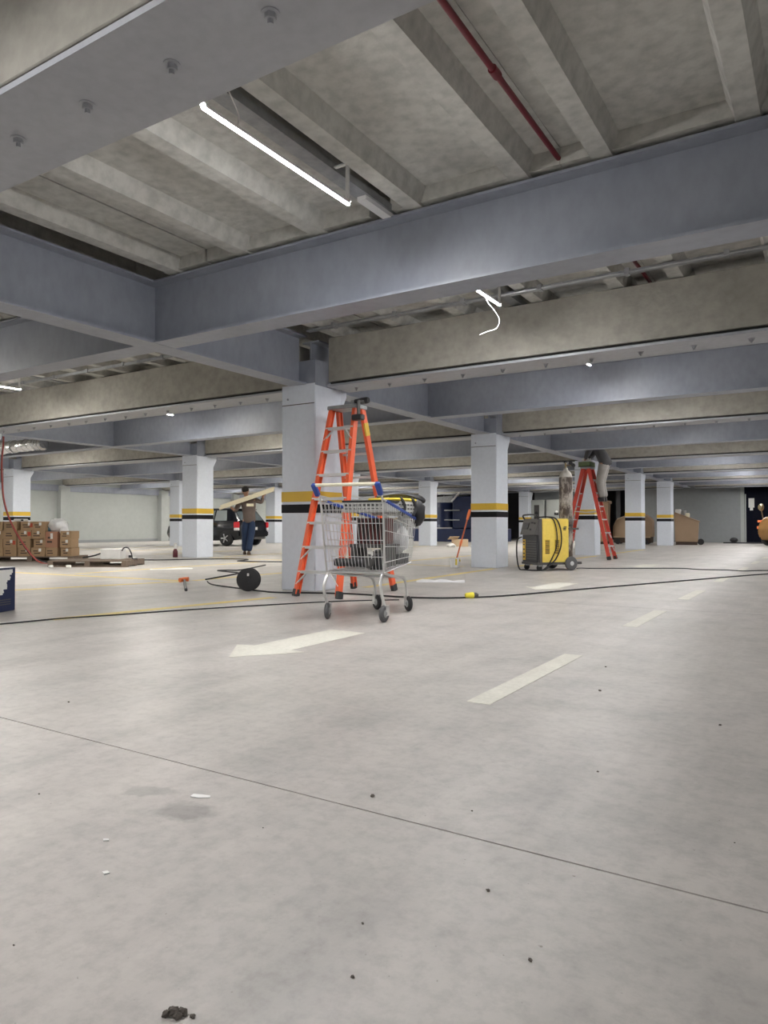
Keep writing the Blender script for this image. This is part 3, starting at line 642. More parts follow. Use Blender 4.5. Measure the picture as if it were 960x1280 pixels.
MB().prism([(0.17, 0.677), (0.22, 0.677), (0.235, 0.692), (0.17, 0.692)], 'x', 0.234, 0.239).build('logo_mark', blackpl, wm)
MB().box(-0.24, 0.24, -0.34, 0.54, 0.10, 0.14).build('trolley_base', greypl, wm)
for s in (-1, 1):
    w = MB().lathe([(0.05, -0.03), (0.095, -0.03), (0.115, -0.015), (0.118, 0), (0.115, 0.015), (0.095, 0.03), (0.05, 0.03)], (s * 0.275, 0.30, 0.118), 24, 'x').build('wheel', greyrub, wm, smooth=True)
    MB().lathe([(0.012, -0.038), (0.055, -0.025), (0.055, 0.025), (0.012, 0.038)], (s * 0.275, 0.30, 0.118), 16, 'x').build('hub', alu, w, smooth=True)
    c_ = MB().box(s * 0.19 - 0.03, s * 0.19 + 0.03, -0.30, -0.22, 0.07, 0.105).build('caster_bracket', galv, wm)
    MB().lathe([(0.01, -0.018), (0.045, -0.018), (0.05, 0), (0.045, 0.018), (0.01, 0.018)], (s * 0.19, -0.27, 0.05), 14, 'x').build('caster_wheel', rubber, c_, smooth=True)
for x in (-0.235, 0.235): MB().bar((x, 0.48, 0.70), (x, 0.28, 0.70), 0.02, 0.03).build('cylinder_rack', greypl, wm)
wc = thing('welding_cable', 'black welding cable looped over the side of the yellow machine', 'cable', (-4.09, 11.75, 0), R(-36.9))
MB().tube(spline([(0.02, -0.26, 0.885), (0.15, -0.08, 0.90), (0.25, 0.03, 0.86), (0.275, 0.10, 0.66), (0.275, 0.10, 0.42), (0.265, 0.02, 0.22), (0.255, -0.08, 0.12), (0.26, -0.2, 0.03), (0.2, -0.36, 0.012), (0.0, -0.42, 0.012), (-0.15, -0.44, 0.02), (-0.26, -0.42, 0.20), (-0.30, -0.40, 0.42), (-0.28, -0.39, 0.52), (-0.20, -0.36, 0.56)]), 0.012, n=7).build('outer_loop', rubber, wc, smooth=True)
MB().tube(spline([(0.02, -0.24, 0.885), (0.16, -0.10, 0.90), (0.246, -0.02, 0.84), (0.262, 0.03, 0.62), (0.262, 0.02, 0.40), (0.256, -0.06, 0.22), (0.256, -0.14, 0.10), (0.255, -0.22, 0.03)]), 0.010, n=7).build('inner_loop', rubber, wc, smooth=True)
gc = thing('gas_cylinder', 'tall rusty gas cylinder strapped behind the yellow welding machine', 'gas cylinder', (-3.87, 12.12, 0.14), 0)
MB().lathe([(0.09, 0.0), (0.112, 0.01), (0.116, 0.05), (0.116, 1.40), (0.112, 1.45)], n=26).build('body', rust, gc, smooth=True)
MB().lathe([(0.113, 1.445), (0.10, 1.50), (0.075, 1.545), (0.045, 1.57), (0.035, 1.585), (0.035, 1.61)], n=24).build('shoulder', shoulder, gc, smooth=True)
vl = MB().cyl((0, 0, 1.60), (0, 0, 1.70), 0.018, n=10).build('valve', brass, gc, smooth=True)
MB().cyl((0, 0, 1.70), (0, 0, 1.72), 0.035, n=10).build('hand_wheel', blackpl, vl, smooth=True)
rg = MB().cyl((0.01, 0, 1.655), (0.12, -0.02, 1.655), 0.014, n=8).build('regulator', brass, gc, smooth=True)
for x, z in ((0.10, 1.69), (0.145, 1.65)): MB().cyl((x, -0.05, z), (x, -0.015, z), 0.033, n=14).build('gauge', blackpl, rg, smooth=True)
MB().lathe([(0.119, 0.0), (0.119, 0.03)], (0, 0, 0.60), 24).build('strap', blackpl, gc)

# ------------------------------------------------------------------ cables, reel and small tools on the floor
def cable(name, label, pts, r, m, cat='cable'):
    return tag(MB().tube(spline(fl(pts, r)), r, n=6).build(name, m, smooth=True), label, cat)
cable('extension_cable', 'black extension cable crossing the floor from the reel past the cart', [(-7.05, 6.82), (-6.622, 6.50), (-6.02, 6.30), (-5.5, 6.16), (-5.216, 6.143), (-4.519, 6.42), (-3.649, 6.457), (-3.20, 6.74), (-2.899, 7.222), (-2.514, 8.237), (-1.717, 10.264), (-0.815, 12.486), (0.2, 14.4)], 0.009, rubber)
cable('welding_lead', 'thin black lead trailing over the floor from the gas cylinder', [(-3.74, 12.30), (-3.70, 12.42), (-3.46, 12.46), (-2.9, 12.85), (-2.219, 13.274), (-1.9, 13.1), (-1.514, 13.197), (-1.2, 13.05), (-0.879, 13.40), (0.5, 13.9)], 0.009, rubber)
cable('looped_cable', 'black cable doubling back on the floor behind the cable reel', [(-7.32, 7.05), (-7.825, 8.205), (-8.221, 8.401), (-8.581, 8.528), (-8.5, 8.7), (-8.391, 8.893), (-9.017, 10.2)], 0.011, rubber)
cable('far_cable', 'black cable lying in a loop before the wide grey column', [(-13.6, 9.7), (-12.322, 10.429), (-11.952, 11.0), (-11.486, 11.51), (-10.873, 11.675), (-10.593, 11.324), (-10.488, 10.996), (-10.009, 11.03), (-8.9, 11.6)], 0.012, rubber)
cable('thin_cable', 'thin black cable along the worn yellow parking line', [(-5.6, 2.3), (-5.375, 3.064), (-5.283, 3.503), (-5.088, 3.927), (-4.86, 4.47), (-4.457, 5.25), (-4.104, 5.807), (-3.7, 6.2)], 0.006, rubber)
pg = thing('cable_connector', 'small yellow plug connector on the black floor cable', 'plug', (-3.17, 6.76, 0), R(50))
MB().lathe([(0.016, -0.06), (0.026, -0.05), (0.032, 0.0), (0.032, 0.03)], (0, 0, 0.032), 12, 'x').build('plug', yellowpl, pg, smooth=True)
MB().lathe([(0.028, 0.03), (0.028, 0.06), (0.016, 0.085)], (0, 0, 0.032), 12, 'x').build('socket', greypl, pg, smooth=True)
rl = thing('cable_reel', 'black cable reel standing on edge beside the nearest column', 'cable reel', (-5.70, 6.16, 0.132), R(30)); rl.scale = (0.88, 0.88, 0.88)
for s in (-1, 1):
    MB().lathe([(0.03, -0.006), (0.138, -0.006), (0.150, -0.002), (0.150, 0.004), (0.138, 0.008), (0.03, 0.008)], (0, s * 0.055, 0), 32, 'y').build('flange', blackpl, rl, smooth=True)
MB().lathe([(0.05, -0.05), (0.115, -0.05), (0.122, -0.03), (0.12, 0.0), (0.123, 0.03), (0.115, 0.05), (0.05, 0.05)], n=28, axis='y').build('wound_cable', rubber, rl, smooth=True)
MB().cyl((0, -0.07, 0), (0, 0.07, 0), 0.03, n=14).build('hub', blackpl, rl, smooth=True)
MB().box(-0.008, 0.018, -0.066, -0.062, 0.05, 0.085).build('white_sticker', paper, rl)
hm = thing('sledgehammer', 'orange-headed hammer with long dark handle lying on the floor', 'hammer', (-7.22, 6.55, 0), R(-39.7))
MB().tube(spline([(0.03, 0.07, 0.05), (0.02, 0.04, 0.05), (0.0, 0.0, 0.045), (0.03, -0.04, 0.04)]), 0.030, n=10).build('head', orangept, hm, smooth=True)
MB().tube([(0.02, 0.02, 0.04), (0.5, 0.0, 0.022), (1.25, -0.02, 0.018)], [0.015, 0.016, 0.019], n=8).build('handle', blackpl, hm, smooth=True)

# ------------------------------------------------------------------ broom in a bucket beside the second column
bu = thing('paint_bucket', 'white paint bucket with yellow drips beside the broom column', 'bucket', (-5.70, 11.50, 0), 0)
MB().lathe([(0.072, 0.0), (0.078, 0.005), (0.09, 0.165), (0.094, 0.17), (0.094, 0.18), (0.086, 0.18), (0.075, 0.02)], n=22).build('pail', whitepl, bu, smooth=True)
MB().bar((0.055, -0.072, 0.16), (0.05, -0.066, 0.05), 0.05, 0.006, up=(0, 1, 0)).build('paint_drip', cloth_y, bu)
MB().tube([(-0.092, 0, 0.16), (-0.07, -0.06, 0.12), (0, -0.097, 0.10), (0.07, -0.06, 0.12), (0.092, 0, 0.16)], 0.003, n=5).build('wire_handle', zinc, bu)
br = thing('long_roller', 'orange-handled pole standing in the white bucket, leaning on the column', 'pole', (-5.67, 11.50, 0.02), 0)
d0, d1 = Vector((0.0, 0.0, 0.12)), Vector((0.17, 0.21, 1.02))
MB().tube([d0, d0.lerp(d1, 0.62), d1], [0.014, 0.014, 0.016], n=8).build('pole', broomst, br, smooth=True)
MB().tube([d0.lerp(d1, 0.80), d0.lerp(d1, 0.9), d1], [0.022, 0.03, 0.022], n=8).build('grip', orangept, br, smooth=True)
MB().tube([d0.lerp(d1, 0.28), d0.lerp(d1, 0.34), d0.lerp(d1, 0.40)], [0.018, 0.024, 0.018], n=8).build('sleeve', orangept, br, smooth=True)
MB().cyl((-0.04, -0.03, 0.10), (0.06, 0.03, 0.12), 0.03, n=10).build('roller_head', cloth_y, br, smooth=True)

# ------------------------------------------------------------------ pallet of cardboard boxes
def pallet(label, loc, rz, w, d, h, m):
    t = thing('pallet', label, 'pallet', loc, rz)
    n = 7
    for k in range(n):
        y = -d / 2 + (d - 0.10) * k / (n - 1); MB().box(-w / 2, w / 2, y, y + 0.10, h - 0.02, h).build('deck_board', m, t)
    for x in (-w / 2, -0.05, w / 2 - 0.10): MB().box(x, x + 0.10, -d / 2, d / 2, 0.02, h - 0.02).build('bearer', m, t)
    for y in (-d / 2, -0.05, d / 2 - 0.10): MB().box(-w / 2, w / 2, y, y + 0.10, 0, 0.02).build('bottom_board', m, t)
    return t
RZ = math.atan2(557, 890)
rt_ = Vector((math.cos(RZ), math.sin(RZ), 0)); vw = Vector((-math.sin(RZ), math.cos(RZ), 0))
so = Vector((-13.90, 8.66, 0))       # front edge of the box pallet
def sp(x, y, z): v = so + rt_ * x + vw * y; return (v.x, v.y, z)
pallet('dark wooden pallet under the stacked cardboard boxes', sp(-0.14, 0.40, 0), RZ, 1.78, 0.78, 0.115, wood)
def carton(x0, x1, z0, z1, y, label, m=cardboard, deep=0.36, seed=0, sticker=True, red=False):
    r_ = random.Random(seed); t = thing('cardboard_box', label, 'box', sp((x0 + x1) / 2, y + deep / 2, z0), RZ + r_.uniform(-0.04, 0.04), 'cartons on the pallet')
    w = (x1 - x0) / 2 - 0.003; h = z1 - z0 - 0.001
    MB().box(-w, w, -deep / 2, deep / 2, 0, h).build('carton', m, t, bevel=0.004)
    MB().box(-w * 0.98, w * 0.98, -0.02, 0.02, h - 0.0005, h + 0.0015).build('tape', cardlight, t)
    f = -deep / 2 - 0.002
    for k in range(2):
        a = r_.uniform(-0.75, -0.5) * w; MB().box(a, a + w * r_.uniform(0.7, 1.1), f, f + 0.003, h * (0.30 + 0.26 * k), h * (0.42 + 0.26 * k)).build('print_line', printd, t)
    if sticker: a = r_.uniform(-0.2, 0.3) * w; MB().box(a, a + 0.05, f - 0.001, f + 0.003, h * 0.55, h * 0.9).build('sticker', paper, t)
    if red: MB().box(w * 0.45, w * 0.9, f - 0.001, f + 0.003, h * 0.35, h * 0.8).build('red_mark', printr, t)
    return t
U = 1 / 61.0
def X(px): return (px - 40) * U
rows = [0.116, 0.116 + 0.18, 0.116 + 0.36, 0.116 + 0.54, 0.116 + 0.72]
B = 'brown cardboard carton stacked on the dark pallet below the white bag'
spec = [(-19, -2.5, 0), (-19, -2.5, 1), (-19, -3.5, 2), (-19, -3, 3), (-2, 14.5, 0), (15, 31, 0), (33, 50, 0), (51, 66, 0), (69.5, 84, 0), (-2, 14.5, 1), (15, 31.5, 1), (35, 50.5, 1), (69.5, 84, 1), (-3, 14, 2), (15, 33, 2), (33.3, 50, 2), (-2, 14.5, 3), (18.5, 34.7, 3), (35, 51, 3)]
for i, (a, b, r) in enumerate(spec):
    if i == 18: lab = 'topmost brown carton next to the crumpled white bag'
    elif i == 17: lab = 'topmost brown carton with a red mark, beside the carton by the white bag'
    elif i == 16: lab = 'topmost brown carton carrying a flat white packet'
    else: lab = 'brown cardboard carton inside the stack on the dark pallet'
    carton(X(a), X(b), rows[r], rows[r + 1], 0.02 + 0.02 * (i % 3), lab, seed=i, sticker=(i % 3 != 1), red=i in (9, 14, 17))
carton(X(50.5), X(66), rows[1], rows[1] + 0.33, 0.05, 'taller reddish carton directly under the white bag', cardred, seed=31)
carton(X(69.5), X(84), rows[2], rows[2] + 0.165, 0.04, 'small open carton on top of the end column of boxes, right of white bag', seed=32, sticker=True)
wb = thing('plastic_bag', 'crumpled white plastic bag lying on top of the cartons', 'bag', sp(X(61), 0.24, rows[1] + 0.325), RZ)
rnd = random.Random(11)
MB().ball((0, 0, 0.13), (0.20, 0.17, 0.15), 18, 0.10, rnd).build('bag_body', bagwhite, wb, smooth=True, ang=60)
MB().ball((0.12, -0.03, 0.045), (0.11, 0.10, 0.09), 12, 0.10, rnd).build('bag_fold', bagwhite, wb, smooth=True, ang=60)
MB().ball((-0.14, -0.06, 0.06), (0.06, 0.05, 0.055), 10, 0.10, rnd).build('blue_print', mat('blue_bag_print', (0.12, 0.25, 0.34), 0.5), wb, smooth=True)
wp = thing('flat_packet', 'flat white packet lying on the top cartons', 'packet', sp(X(14), 0.22, rows[4] + 0.002), RZ)
MB().box(-0.11, 0.11, -0.10, 0.10, 0, 0.055).build('wrapper', whitepl, wp, bevel=0.015)
MB().box(0.05, 0.10, -0.102, -0.09, 0.005, 0.045).build('dark_end', blackpl, wp)

# low pallet with a white box
po = Vector((-11.55, 8.30, 0))
def pp(x, y, z): v = po + rt_ * x + vw * y; return (v.x, v.y, z)
pallet('low dark wooden pallet carrying a white box', pp(0, 0.25, 0), RZ, 1.44, 0.95, 0.115, wood)
wx = thing('white_box', 'plain white box standing on the low dark pallet', 'box', pp(0.20, 0.50, 0.116), RZ)
MB().box(-0.19, 0.19, -0.15, 0.15, 0, 0.19).build('box_body', whitepl, wx, bevel=0.006)
MB().box(-0.195, 0.195, -0.155, 0.155, 0.165, 0.195).build('lid', whitepl, wx, bevel=0.004)
st = thing('black_strap', 'black strap arching beside the white box on the pallet', 'strap', pp(0.52, 0.35, 0.116), RZ)
MB().tube(spline([(-0.12, 0.05, 0.16), (-0.06, 0.0, 0.215), (0.02, 0, 0.21), (0.08, 0, 0.10), (0.10, 0, 0.012), (0.2, -0.05, 0.012)]), 0.013, n=6).build('webbing', blackpl, st, smooth=True)
MB().box(0.03, 0.09, -0.02, 0.02, 0.03, 0.075).build('buckle', blackpl, st)
tag(MB().tube(spline([pp(-0.45, 0.65, 0.13), pp(-0.2, 0.66, 0.18), pp(0.02, 0.66, 0.27)]), 0.016, n=6).build('black_rod', blackpl, smooth=True), 'black rod leaning on the back of the white box', 'rod')
rnd = random.Random(21)
for i, (x, y, s, lab) in enumerate([(-0.25, -0.42, 0.06, 'small white scrap on the floor before the low pallet'), (-0.62, -0.30, 0.05, 'small pale scrap at the end of the low pallet')]):
    tag(MB().ball(pp(x, y, s * 0.35), (s, s * 0.8, s * 0.5), 8, 0.25, rnd).build('paper_scrap', paper), lab, 'scrap')

# hanging cables at the left
hang = [(-13.35, 7.63, 3.0), (-13.45, 7.70, 2.4), (-13.5, 7.70, 2.0), (-13.5, 7.71, 1.63), (-13.5, 7.75, 1.25), (-13.5, 7.86, 0.89), (-13.48, 8.06, 0.50), (-13.35, 8.25, 0.15), (-13.2, 8.36, 0.012), (-12.7, 8.35, 0.012)]
tag(MB().tube(spline(hang), 0.016, n=7).build('hanging_cable', hosered, smooth=True), 'red-brown cable hanging from the ceiling down to the pallets', 'cable')
tag(MB().tube(spline([(x - 0.05, y + 0.02, max(z, 0.012)) for x, y, z in hang[:-2]] + [(-13.3, 8.55, 0.012)]), 0.013, n=7).build('hanging_cable', rubber, smooth=True), 'black cable hanging beside the red-brown one over the cartons', 'cable')
tag(MB().tube(spline([(-13.62, 7.55, 3.0), (-13.75, 7.62, 2.5), (-13.6, 7.62, 2.15), (-13.66, 7.60, 1.7), (-13.9, 7.55, 1.2), (-14.2, 7.5, 0.5), (-14.2, 7.5, 0.012)]), 0.012, n=7).build('hanging_cable', lampwhite, smooth=True), 'pale cable hanging from the foil duct', 'cable')

# dark blue carton at the frame edge
bb = thing('blue_carton', 'dark blue printed carton with torn white side, on the floor', 'box', (-6.17, 3.40, 0), R(20))
MB().box(-0.20, 0.07, 0.0, 0.26, 0.0, 0.385).build('carton', mat('navy_carton', (0.012, 0.02, 0.07), 0.6), bb, bevel=0.006)
MB().prism([(-0.16, 0.02), (0.0, 0.02), (0.04, 0.13), (-0.02, 0.09)], 'y', -0.003, 0.002).build('orange_print', orangept, bb)
tm = MB()
rnd = random.Random(4)
prev = 0.12
for k in range(14):
    z = 0.15 + k * 0.0155; e = 0.11 + 0.008 * k + rnd.uniform(-0.02, 0.02); s_ = rnd.uniform(0.012, 0.024); tm.box(0.069, 0.0735, s_, e, z, z + 0.0158)
tm.build('torn_label', paper, bb)['kind'] = 'stuff'
for z in (0.06, 0.08, 0.10): MB().box(0.069, 0.0725, 0.04, 0.2, z, z + 0.008).build('print_line', greypl, bb)
MB().box(-0.195, 0.065, 0.005, 0.255, 0.383, 0.388).build('top_flap', whitepl, bb)

# ------------------------------------------------------------------ people
def skin_mesh(name, pts, edges, m, parent, root=0, sub=2):
    """pts: list of (xyz, radius); grows one continuous surface over the joints."""
    me = bpy.data.meshes.new(name); me.from_pydata([p for p, r in pts], edges, [])
    o = bpy.data.objects.new(name, me); COL.objects.link(o)
    md = o.modifiers.new('skin', 'SKIN'); md.use_smooth_shade = True; md.branch_smoothing = 0.3
    sv = me.skin_vertices[0].data
    for i, (p, r) in enumerate(pts):
        rr = r if isinstance(r, (tuple, list)) else (r, r)
        sv[i].radius = rr; sv[i].use_root = (i == root)
    o.modifiers.new('sub', 'SUBSURF').levels = sub
    o.modifiers['sub'].render_levels = sub
    dg = bpy.context.evaluated_depsgraph_get(); dg.update()
    nm = bpy.data.meshes.new_from_object(o.evaluated_get(dg)); nm.name = name
    bpy.data.objects.remove(o); bpy.data.meshes.remove(me)
    nm.materials.clear(); nm.shade_smooth()
    return link(name, nm, m, parent)
def chain(pts, names):  # consecutive edges
    return [(names[i], names[i + 1]) for i in range(len(names) - 1)]
def person(label, loc, rz, J, shirt_m, trouser_m, shoe_m, sleeve_long=True, hair_len=0.0):
    """J: joint positions in local space (x right, y forward, z up)."""
    t = thing('person', label, 'person', loc, rz)
    V = lambda k: Vector(J[k])
    pts = []; E_ = []; idx = {}
    def add(k, p, r): idx[k] = len(pts); pts.append((tuple(p), r))
    add('pelvis', V('pelvis'), (0.10, 0.075)); add('waist', V('pelvis').lerp(V('chest'), 0.45), (0.095, 0.07)); add('chest', V('chest'), (0.125, 0.09)); add('neckb', V('neck'), 0.058); add('neck', V('neck').lerp(V('head'), 0.45), 0.052)
    hd = V('head'); up = (V('head') - V('neck')).normalized()
    add('jaw', hd - up * 0.035, (0.068, 0.078)); add('skull', hd + up * 0.05, (0.078, 0.092)); add('crown', hd + up * 0.105, (0.050, 0.060))
    E_ += chain(pts, ['pelvis', 'waist', 'chest', 'neckb', 'neck', 'jaw', 'skull', 'crown'])
    for s in 'lr':
        sh, el, ha, hp, kn, an = V('sh_' + s), V('el_' + s), V('ha_' + s), V('hip_' + s), V('kn_' + s), V('an_' + s)
        add('sh' + s, sh, 0.062); add('um' + s, sh.lerp(el, 0.5), 0.050); add('el' + s, el, 0.040); add('fm' + s, el.lerp(ha, 0.4), 0.040); add('wr' + s, el.lerp(ha, 0.86), 0.026); add('pa' + s, ha, (0.036, 0.020))
        E_ += chain(pts, ['chest', 'sh' + s, 'um' + s, 'el' + s, 'fm' + s, 'wr' + s, 'pa' + s])
        add('hi' + s, hp, 0.088); add('tm' + s, hp.lerp(kn, 0.5), 0.078); add('kn' + s, kn, 0.056); add('cm' + s, kn.lerp(an, 0.35), 0.054); add('an' + s, an, 0.036); 
        E_ += chain(pts, ['pelvis', 'hi' + s, 'tm' + s, 'kn' + s, 'cm' + s, 'an' + s])
        # five fingers rooted in the palm
        fd = (ha - el).normalized(); gr = V('grip_' + s) if ('grip_' + s) in J else Vector((0, 0, -1)); sd = fd.cross(gr); sd = sd.normalized() if sd.length > 0.01 else Vector((1, 0, 0))
        for q, ln in enumerate((0.060, 0.072, 0.068, 0.052)):
            b = ha + sd * (0.027 - 0.018 * q) + fd * 0.035
            add(f'f{q}a{s}', b, 0.0095); add(f'f{q}b{s}', b + fd * ln * 0.45 + gr * ln * 0.15, 0.009); add(f'f{q}c{s}', b + fd * ln * 0.55 + gr * ln * 0.6, 0.0075)
            E_ += chain(pts, ['pa' + s, f'f{q}a{s}', f'f{q}b{s}', f'f{q}c{s}'])
        b = ha + sd * 0.035 - fd * 0.005
        add('t0' + s, b, 0.011); add('t1' + s, b + sd * 0.022 + gr * 0.025 + fd * 0.02, 0.0095); add('t2' + s, b + sd * 0.02 + gr * 0.05 + fd * 0.03, 0.008)
        E_ += chain(pts, ['pa' + s, 't0' + s, 't1' + s, 't2' + s])
    E_ = [(idx[a], idx[b]) for a, b in E_]
    body = skin_mesh('body', pts, E_, skin_m, t, sub=1)
    # face and hair
    fw = Vector(J.get('face', (0, 1, 0))).normalized(); side = fw.cross(up).normalized()
    c = hd + up * 0.03
    MB().ball(c + fw * 0.092 - up * 0.005, (0.013, 0.016, 0.022), 8).build('nose', skin_m, body, smooth=True)
    for s in (-1, 1):
        MB().ball(c + fw * 0.078 + side * s * 0.032 + up * 0.02, 0.011, 8).build('eye', whitepl, body, smooth=True)
        MB().ball(c + side * s * 0.080, (0.016, 0.018, 0.030), 8).build('ear', skin_m, body, smooth=True)
    MB().ball(c + fw * 0.083 - up * 0.05, (0.022, 0.012, 0.007), 8).build('mouth', redlamp, body, smooth=True)
    MB().ball(c + up * 0.045 - fw * 0.018, (0.092, 0.100, 0.088), 14).build('hair', hair_m, t, smooth=True)
    # shirt
    pts2 = []; i2 = {}; e2 = []
    def a2(k, p, r): i2[k] = len(pts2); pts2.append((tuple(p), r))
    ax = (V('chest') - V('pelvis')).normalized(); a2('hem', V('pelvis') - ax * 0.17, (0.195, 0.160)); a2('hem2', V('pelvis') + ax * 0.0, (0.185, 0.150)); a2('mid', V('pelvis').lerp(V('chest'), 0.5), (0.185, 0.145)); a2('chest', V('chest'), (0.20, 0.150)); a2('col', V('neck'), (0.075, 0.07))
    e2 += [('hem', 'hem2'), ('hem2', 'mid'), ('mid', 'chest'), ('chest', 'col')]
    for s in 'lr':
        sh, el, ha = V('sh_' + s), V('el_' + s), V('ha_' + s)
        a2('s' + s, sh, 0.080); a2('u' + s, sh.lerp(el, 0.55), 0.068); a2('e' + s, el, 0.058); e2 += [('chest', 's' + s), ('s' + s, 'u' + s), ('u' + s, 'e' + s)]
        if sleeve_long: a2('c' + s, el.lerp(ha, 0.72), 0.045); e2 += [('e' + s, 'c' + s)]
    skin_mesh('shirt', pts2, [(i2[a], i2[b]) for a, b in e2], shirt_m, t, sub=1)
    pts3 = []; i3 = {}; e3 = []
    def a3(k, p, r): i3[k] = len(pts3); pts3.append((tuple(p), r))
    a3('p', V('pelvis') + Vector((0, 0, 0.12)), (0.165, 0.13)); a3('p2', V('pelvis') - Vector((0, 0, 0.05)), (0.17, 0.14)); e3 += [('p', 'p2')]
    for s in 'lr':
        hp, kn, an = V('hip_' + s), V('kn_' + s), V('an_' + s)
        a3('h' + s, hp, 0.125); a3('t' + s, hp.lerp(kn, 0.5), 0.112); a3('k' + s, kn, 0.095); a3('c' + s, kn.lerp(an, 0.45), 0.09); a3('a' + s, kn.lerp(an, 1.0), 0.088)
        e3 += [('p2', 'h' + s), ('h' + s, 't' + s), ('t' + s, 'k' + s), ('k' + s, 'c' + s), ('c' + s, 'a' + s)]
    skin_mesh('trousers', pts3, [(i3[a], i3[b]) for a, b in e3], trouser_m, t, sub=1)
    for s in 'lr':
        an, to = V('an_' + s), V('toe_' + s); zb = min(an.z, to.z) - 0.075
        heel = an + (an - to).normalized() * 0.05
        rings = []
        d = Vector((to.x - heel.x, to.y - heel.y, 0)); L = d.length; d.normalize(); sd = Vector((d.y, -d.x, 0))
        for k, w, h in ((0, 0.030, 0.075), (0.1, 0.040, 0.10), (0.4, 0.043, 0.10), (0.65, 0.048, 0.075), (0.9, 0.042, 0.05), (1.0, 0.022, 0.03)):
            p = Vector((heel.x, heel.y, zb)) + d * (L * k)
            rings.append([p + sd * w * 0.9, p + sd * w + Vector((0, 0, h * 0.4)), p + sd * w * 0.6 + Vector((0, 0, h)), p - sd * w * 0.6 + Vector((0, 0, h)), p - sd * w + Vector((0, 0, h * 0.4)), p - sd * w * 0.9])
        MB().loft(rings).build('shoe', shoe_m, t, smooth=True, ang=60)
    return t
# man carrying timber, seen from behind, mid-stride
man = person('man in taupe shirt and blue jeans walking away with timber on his shoulders', (-12.66, 13.62, 0), R(43),
    dict(pelvis=(0.05, 0.0, 0.95), chest=(0.02, 0.04, 1.30), neck=(-0.02, 0.06, 1.46), head=(-0.045, 0.10, 1.61),
         sh_l=(-0.17, 0.04, 1.38), el_l=(-0.30, 0.06, 1.13), ha_l=(-0.36, -0.10, 1.17), grip_l=(0, 0, 1),
         sh_r=(0.19, 0.03, 1.42), el_r=(0.37, 0.02, 1.34), ha_r=(0.40, -0.06, 1.54), grip_r=(0, -1, 0),
         hip_l=(-0.045, 0, 0.90), kn_l=(-0.055, 0.07, 0.49), an_l=(-0.06, 0.10, 0.08), toe_l=(-0.07, 0.27, 0.08),
         hip_r=(0.135, 0, 0.90), kn_r=(0.09, -0.04, 0.48), an_r=(0.035, -0.14, 0.085), toe_r=(0.05, 0.02, 0.08)), shirtbrown, jeans, boot)
MB().box(-0.02, 0.16, -0.118, -0.110, 1.24, 1.31).build('back_print', plank_m, man)
tp = thing('timber_planks', 'pale timber planks carried on a man\'s shoulders', 'timber', (-12.66, 13.62, 0), R(43))
for k, (dy, dz, ex) in enumerate(((-0.17, 0.0, 0.0), (-0.17, 0.062, 0.03))):
    MB().bar((-0.70 + ex, dy, 1.17 + dz), (0.66 + ex * 0.5, dy + 0.02, 1.655 + dz), 0.20, 0.058).build('plank', plank_m, tp, bevel=0.004)
# worker on the red ladder, upper body up between the beams
wk = person('worker in grey trousers and dark shirt standing on the red stepladder', (-4.30, 16.05, 0), R(90),
    dict(pelvis=(0.0, -0.06, 2.20), chest=(0.0, 0.10, 2.52), neck=(0.0, 0.20, 2.66), head=(0.0, 0.30, 2.76), face=(0, 0.8, -0.4),
         sh_l=(-0.18, 0.13, 2.58), el_l=(-0.24, 0.26, 2.35), ha_l=(-0.08, 0.36, 2.20), grip_l=(0, 0, -1),
         sh_r=(0.18, 0.13, 2.58), el_r=(0.24, 0.27, 2.35), ha_r=(0.08, 0.38, 2.21), grip_r=(0, 0, -1),
         hip_l=(-0.09, -0.06, 2.13), kn_l=(-0.12, 0.02, 1.72), an_l=(-0.10, -0.03, 1.365), toe_l=(-0.10, 0.14, 1.365),
         hip_r=(0.09, -0.06, 2.13), kn_r=(0.12, 0.05, 1.73), an_r=(0.10, -0.03, 1.365), toe_r=(0.10, 0.14, 1.365)), shirtdark, greytr, blackpl)
ob = thing('green_tool_box', 'olive green open tool box on top of the red stepladder', 'tool box', (-4.64, 16.05, 2.072), 0)
for a in ((-0.13, 0.13, -0.20, 0.20, 0, 0.01), (-0.13, 0.13, -0.20, -0.19, 0, 0.11), (-0.13, 0.13, 0.19, 0.20, 0, 0.11), (-0.13, -0.12, -0.2, 0.2, 0, 0.11), (0.12, 0.13, -0.2, 0.2, 0, 0.11)): MB().box(*a).build('panel', olive, ob)
for y, h in ((-0.12, 0.19), (0.0, 0.16), (0.09, 0.2)): MB().box(-0.08, 0.06, y, y + 0.05, 0.011, h).build('white_carton', paper, ob)

# ------------------------------------------------------------------ black car
car = thing('car', 'black hatchback car parked with its tail towards the aisle', 'car', (-18.0, 19.70, 0), R(180)); car.scale = (1, 1, 0.95)
HW = 0.83
def ring(x, zb, zs, zt, w): return [(x, -w * 0.86, zb), (x, -w, zs), (x, -w * 0.985, (zs + zt) / 2), (x, -w * 0.93, zt), (x, w * 0.93, zt), (x, w * 0.985, (zs + zt) / 2), (x, w, zs), (x, w * 0.86, zb)]
MB().loft([ring(0.0, 0.34, 0.45, 0.62, 0.70), ring(0.06, 0.26, 0.48, 0.92, 0.80), ring(0.35, 0.22, 0.50, 0.97, HW), ring(1.2, 0.20, 0.50, 0.95, HW), ring(2.6, 0.20, 0.50, 0.92, HW), ring(3.3, 0.22, 0.50, 0.86, 0.82), ring(3.75, 0.26, 0.45, 0.76, 0.76), ring(3.9, 0.30, 0.45, 0.62, 0.66)]).build('lower_body', carblack, car, smooth=True, ang=30)
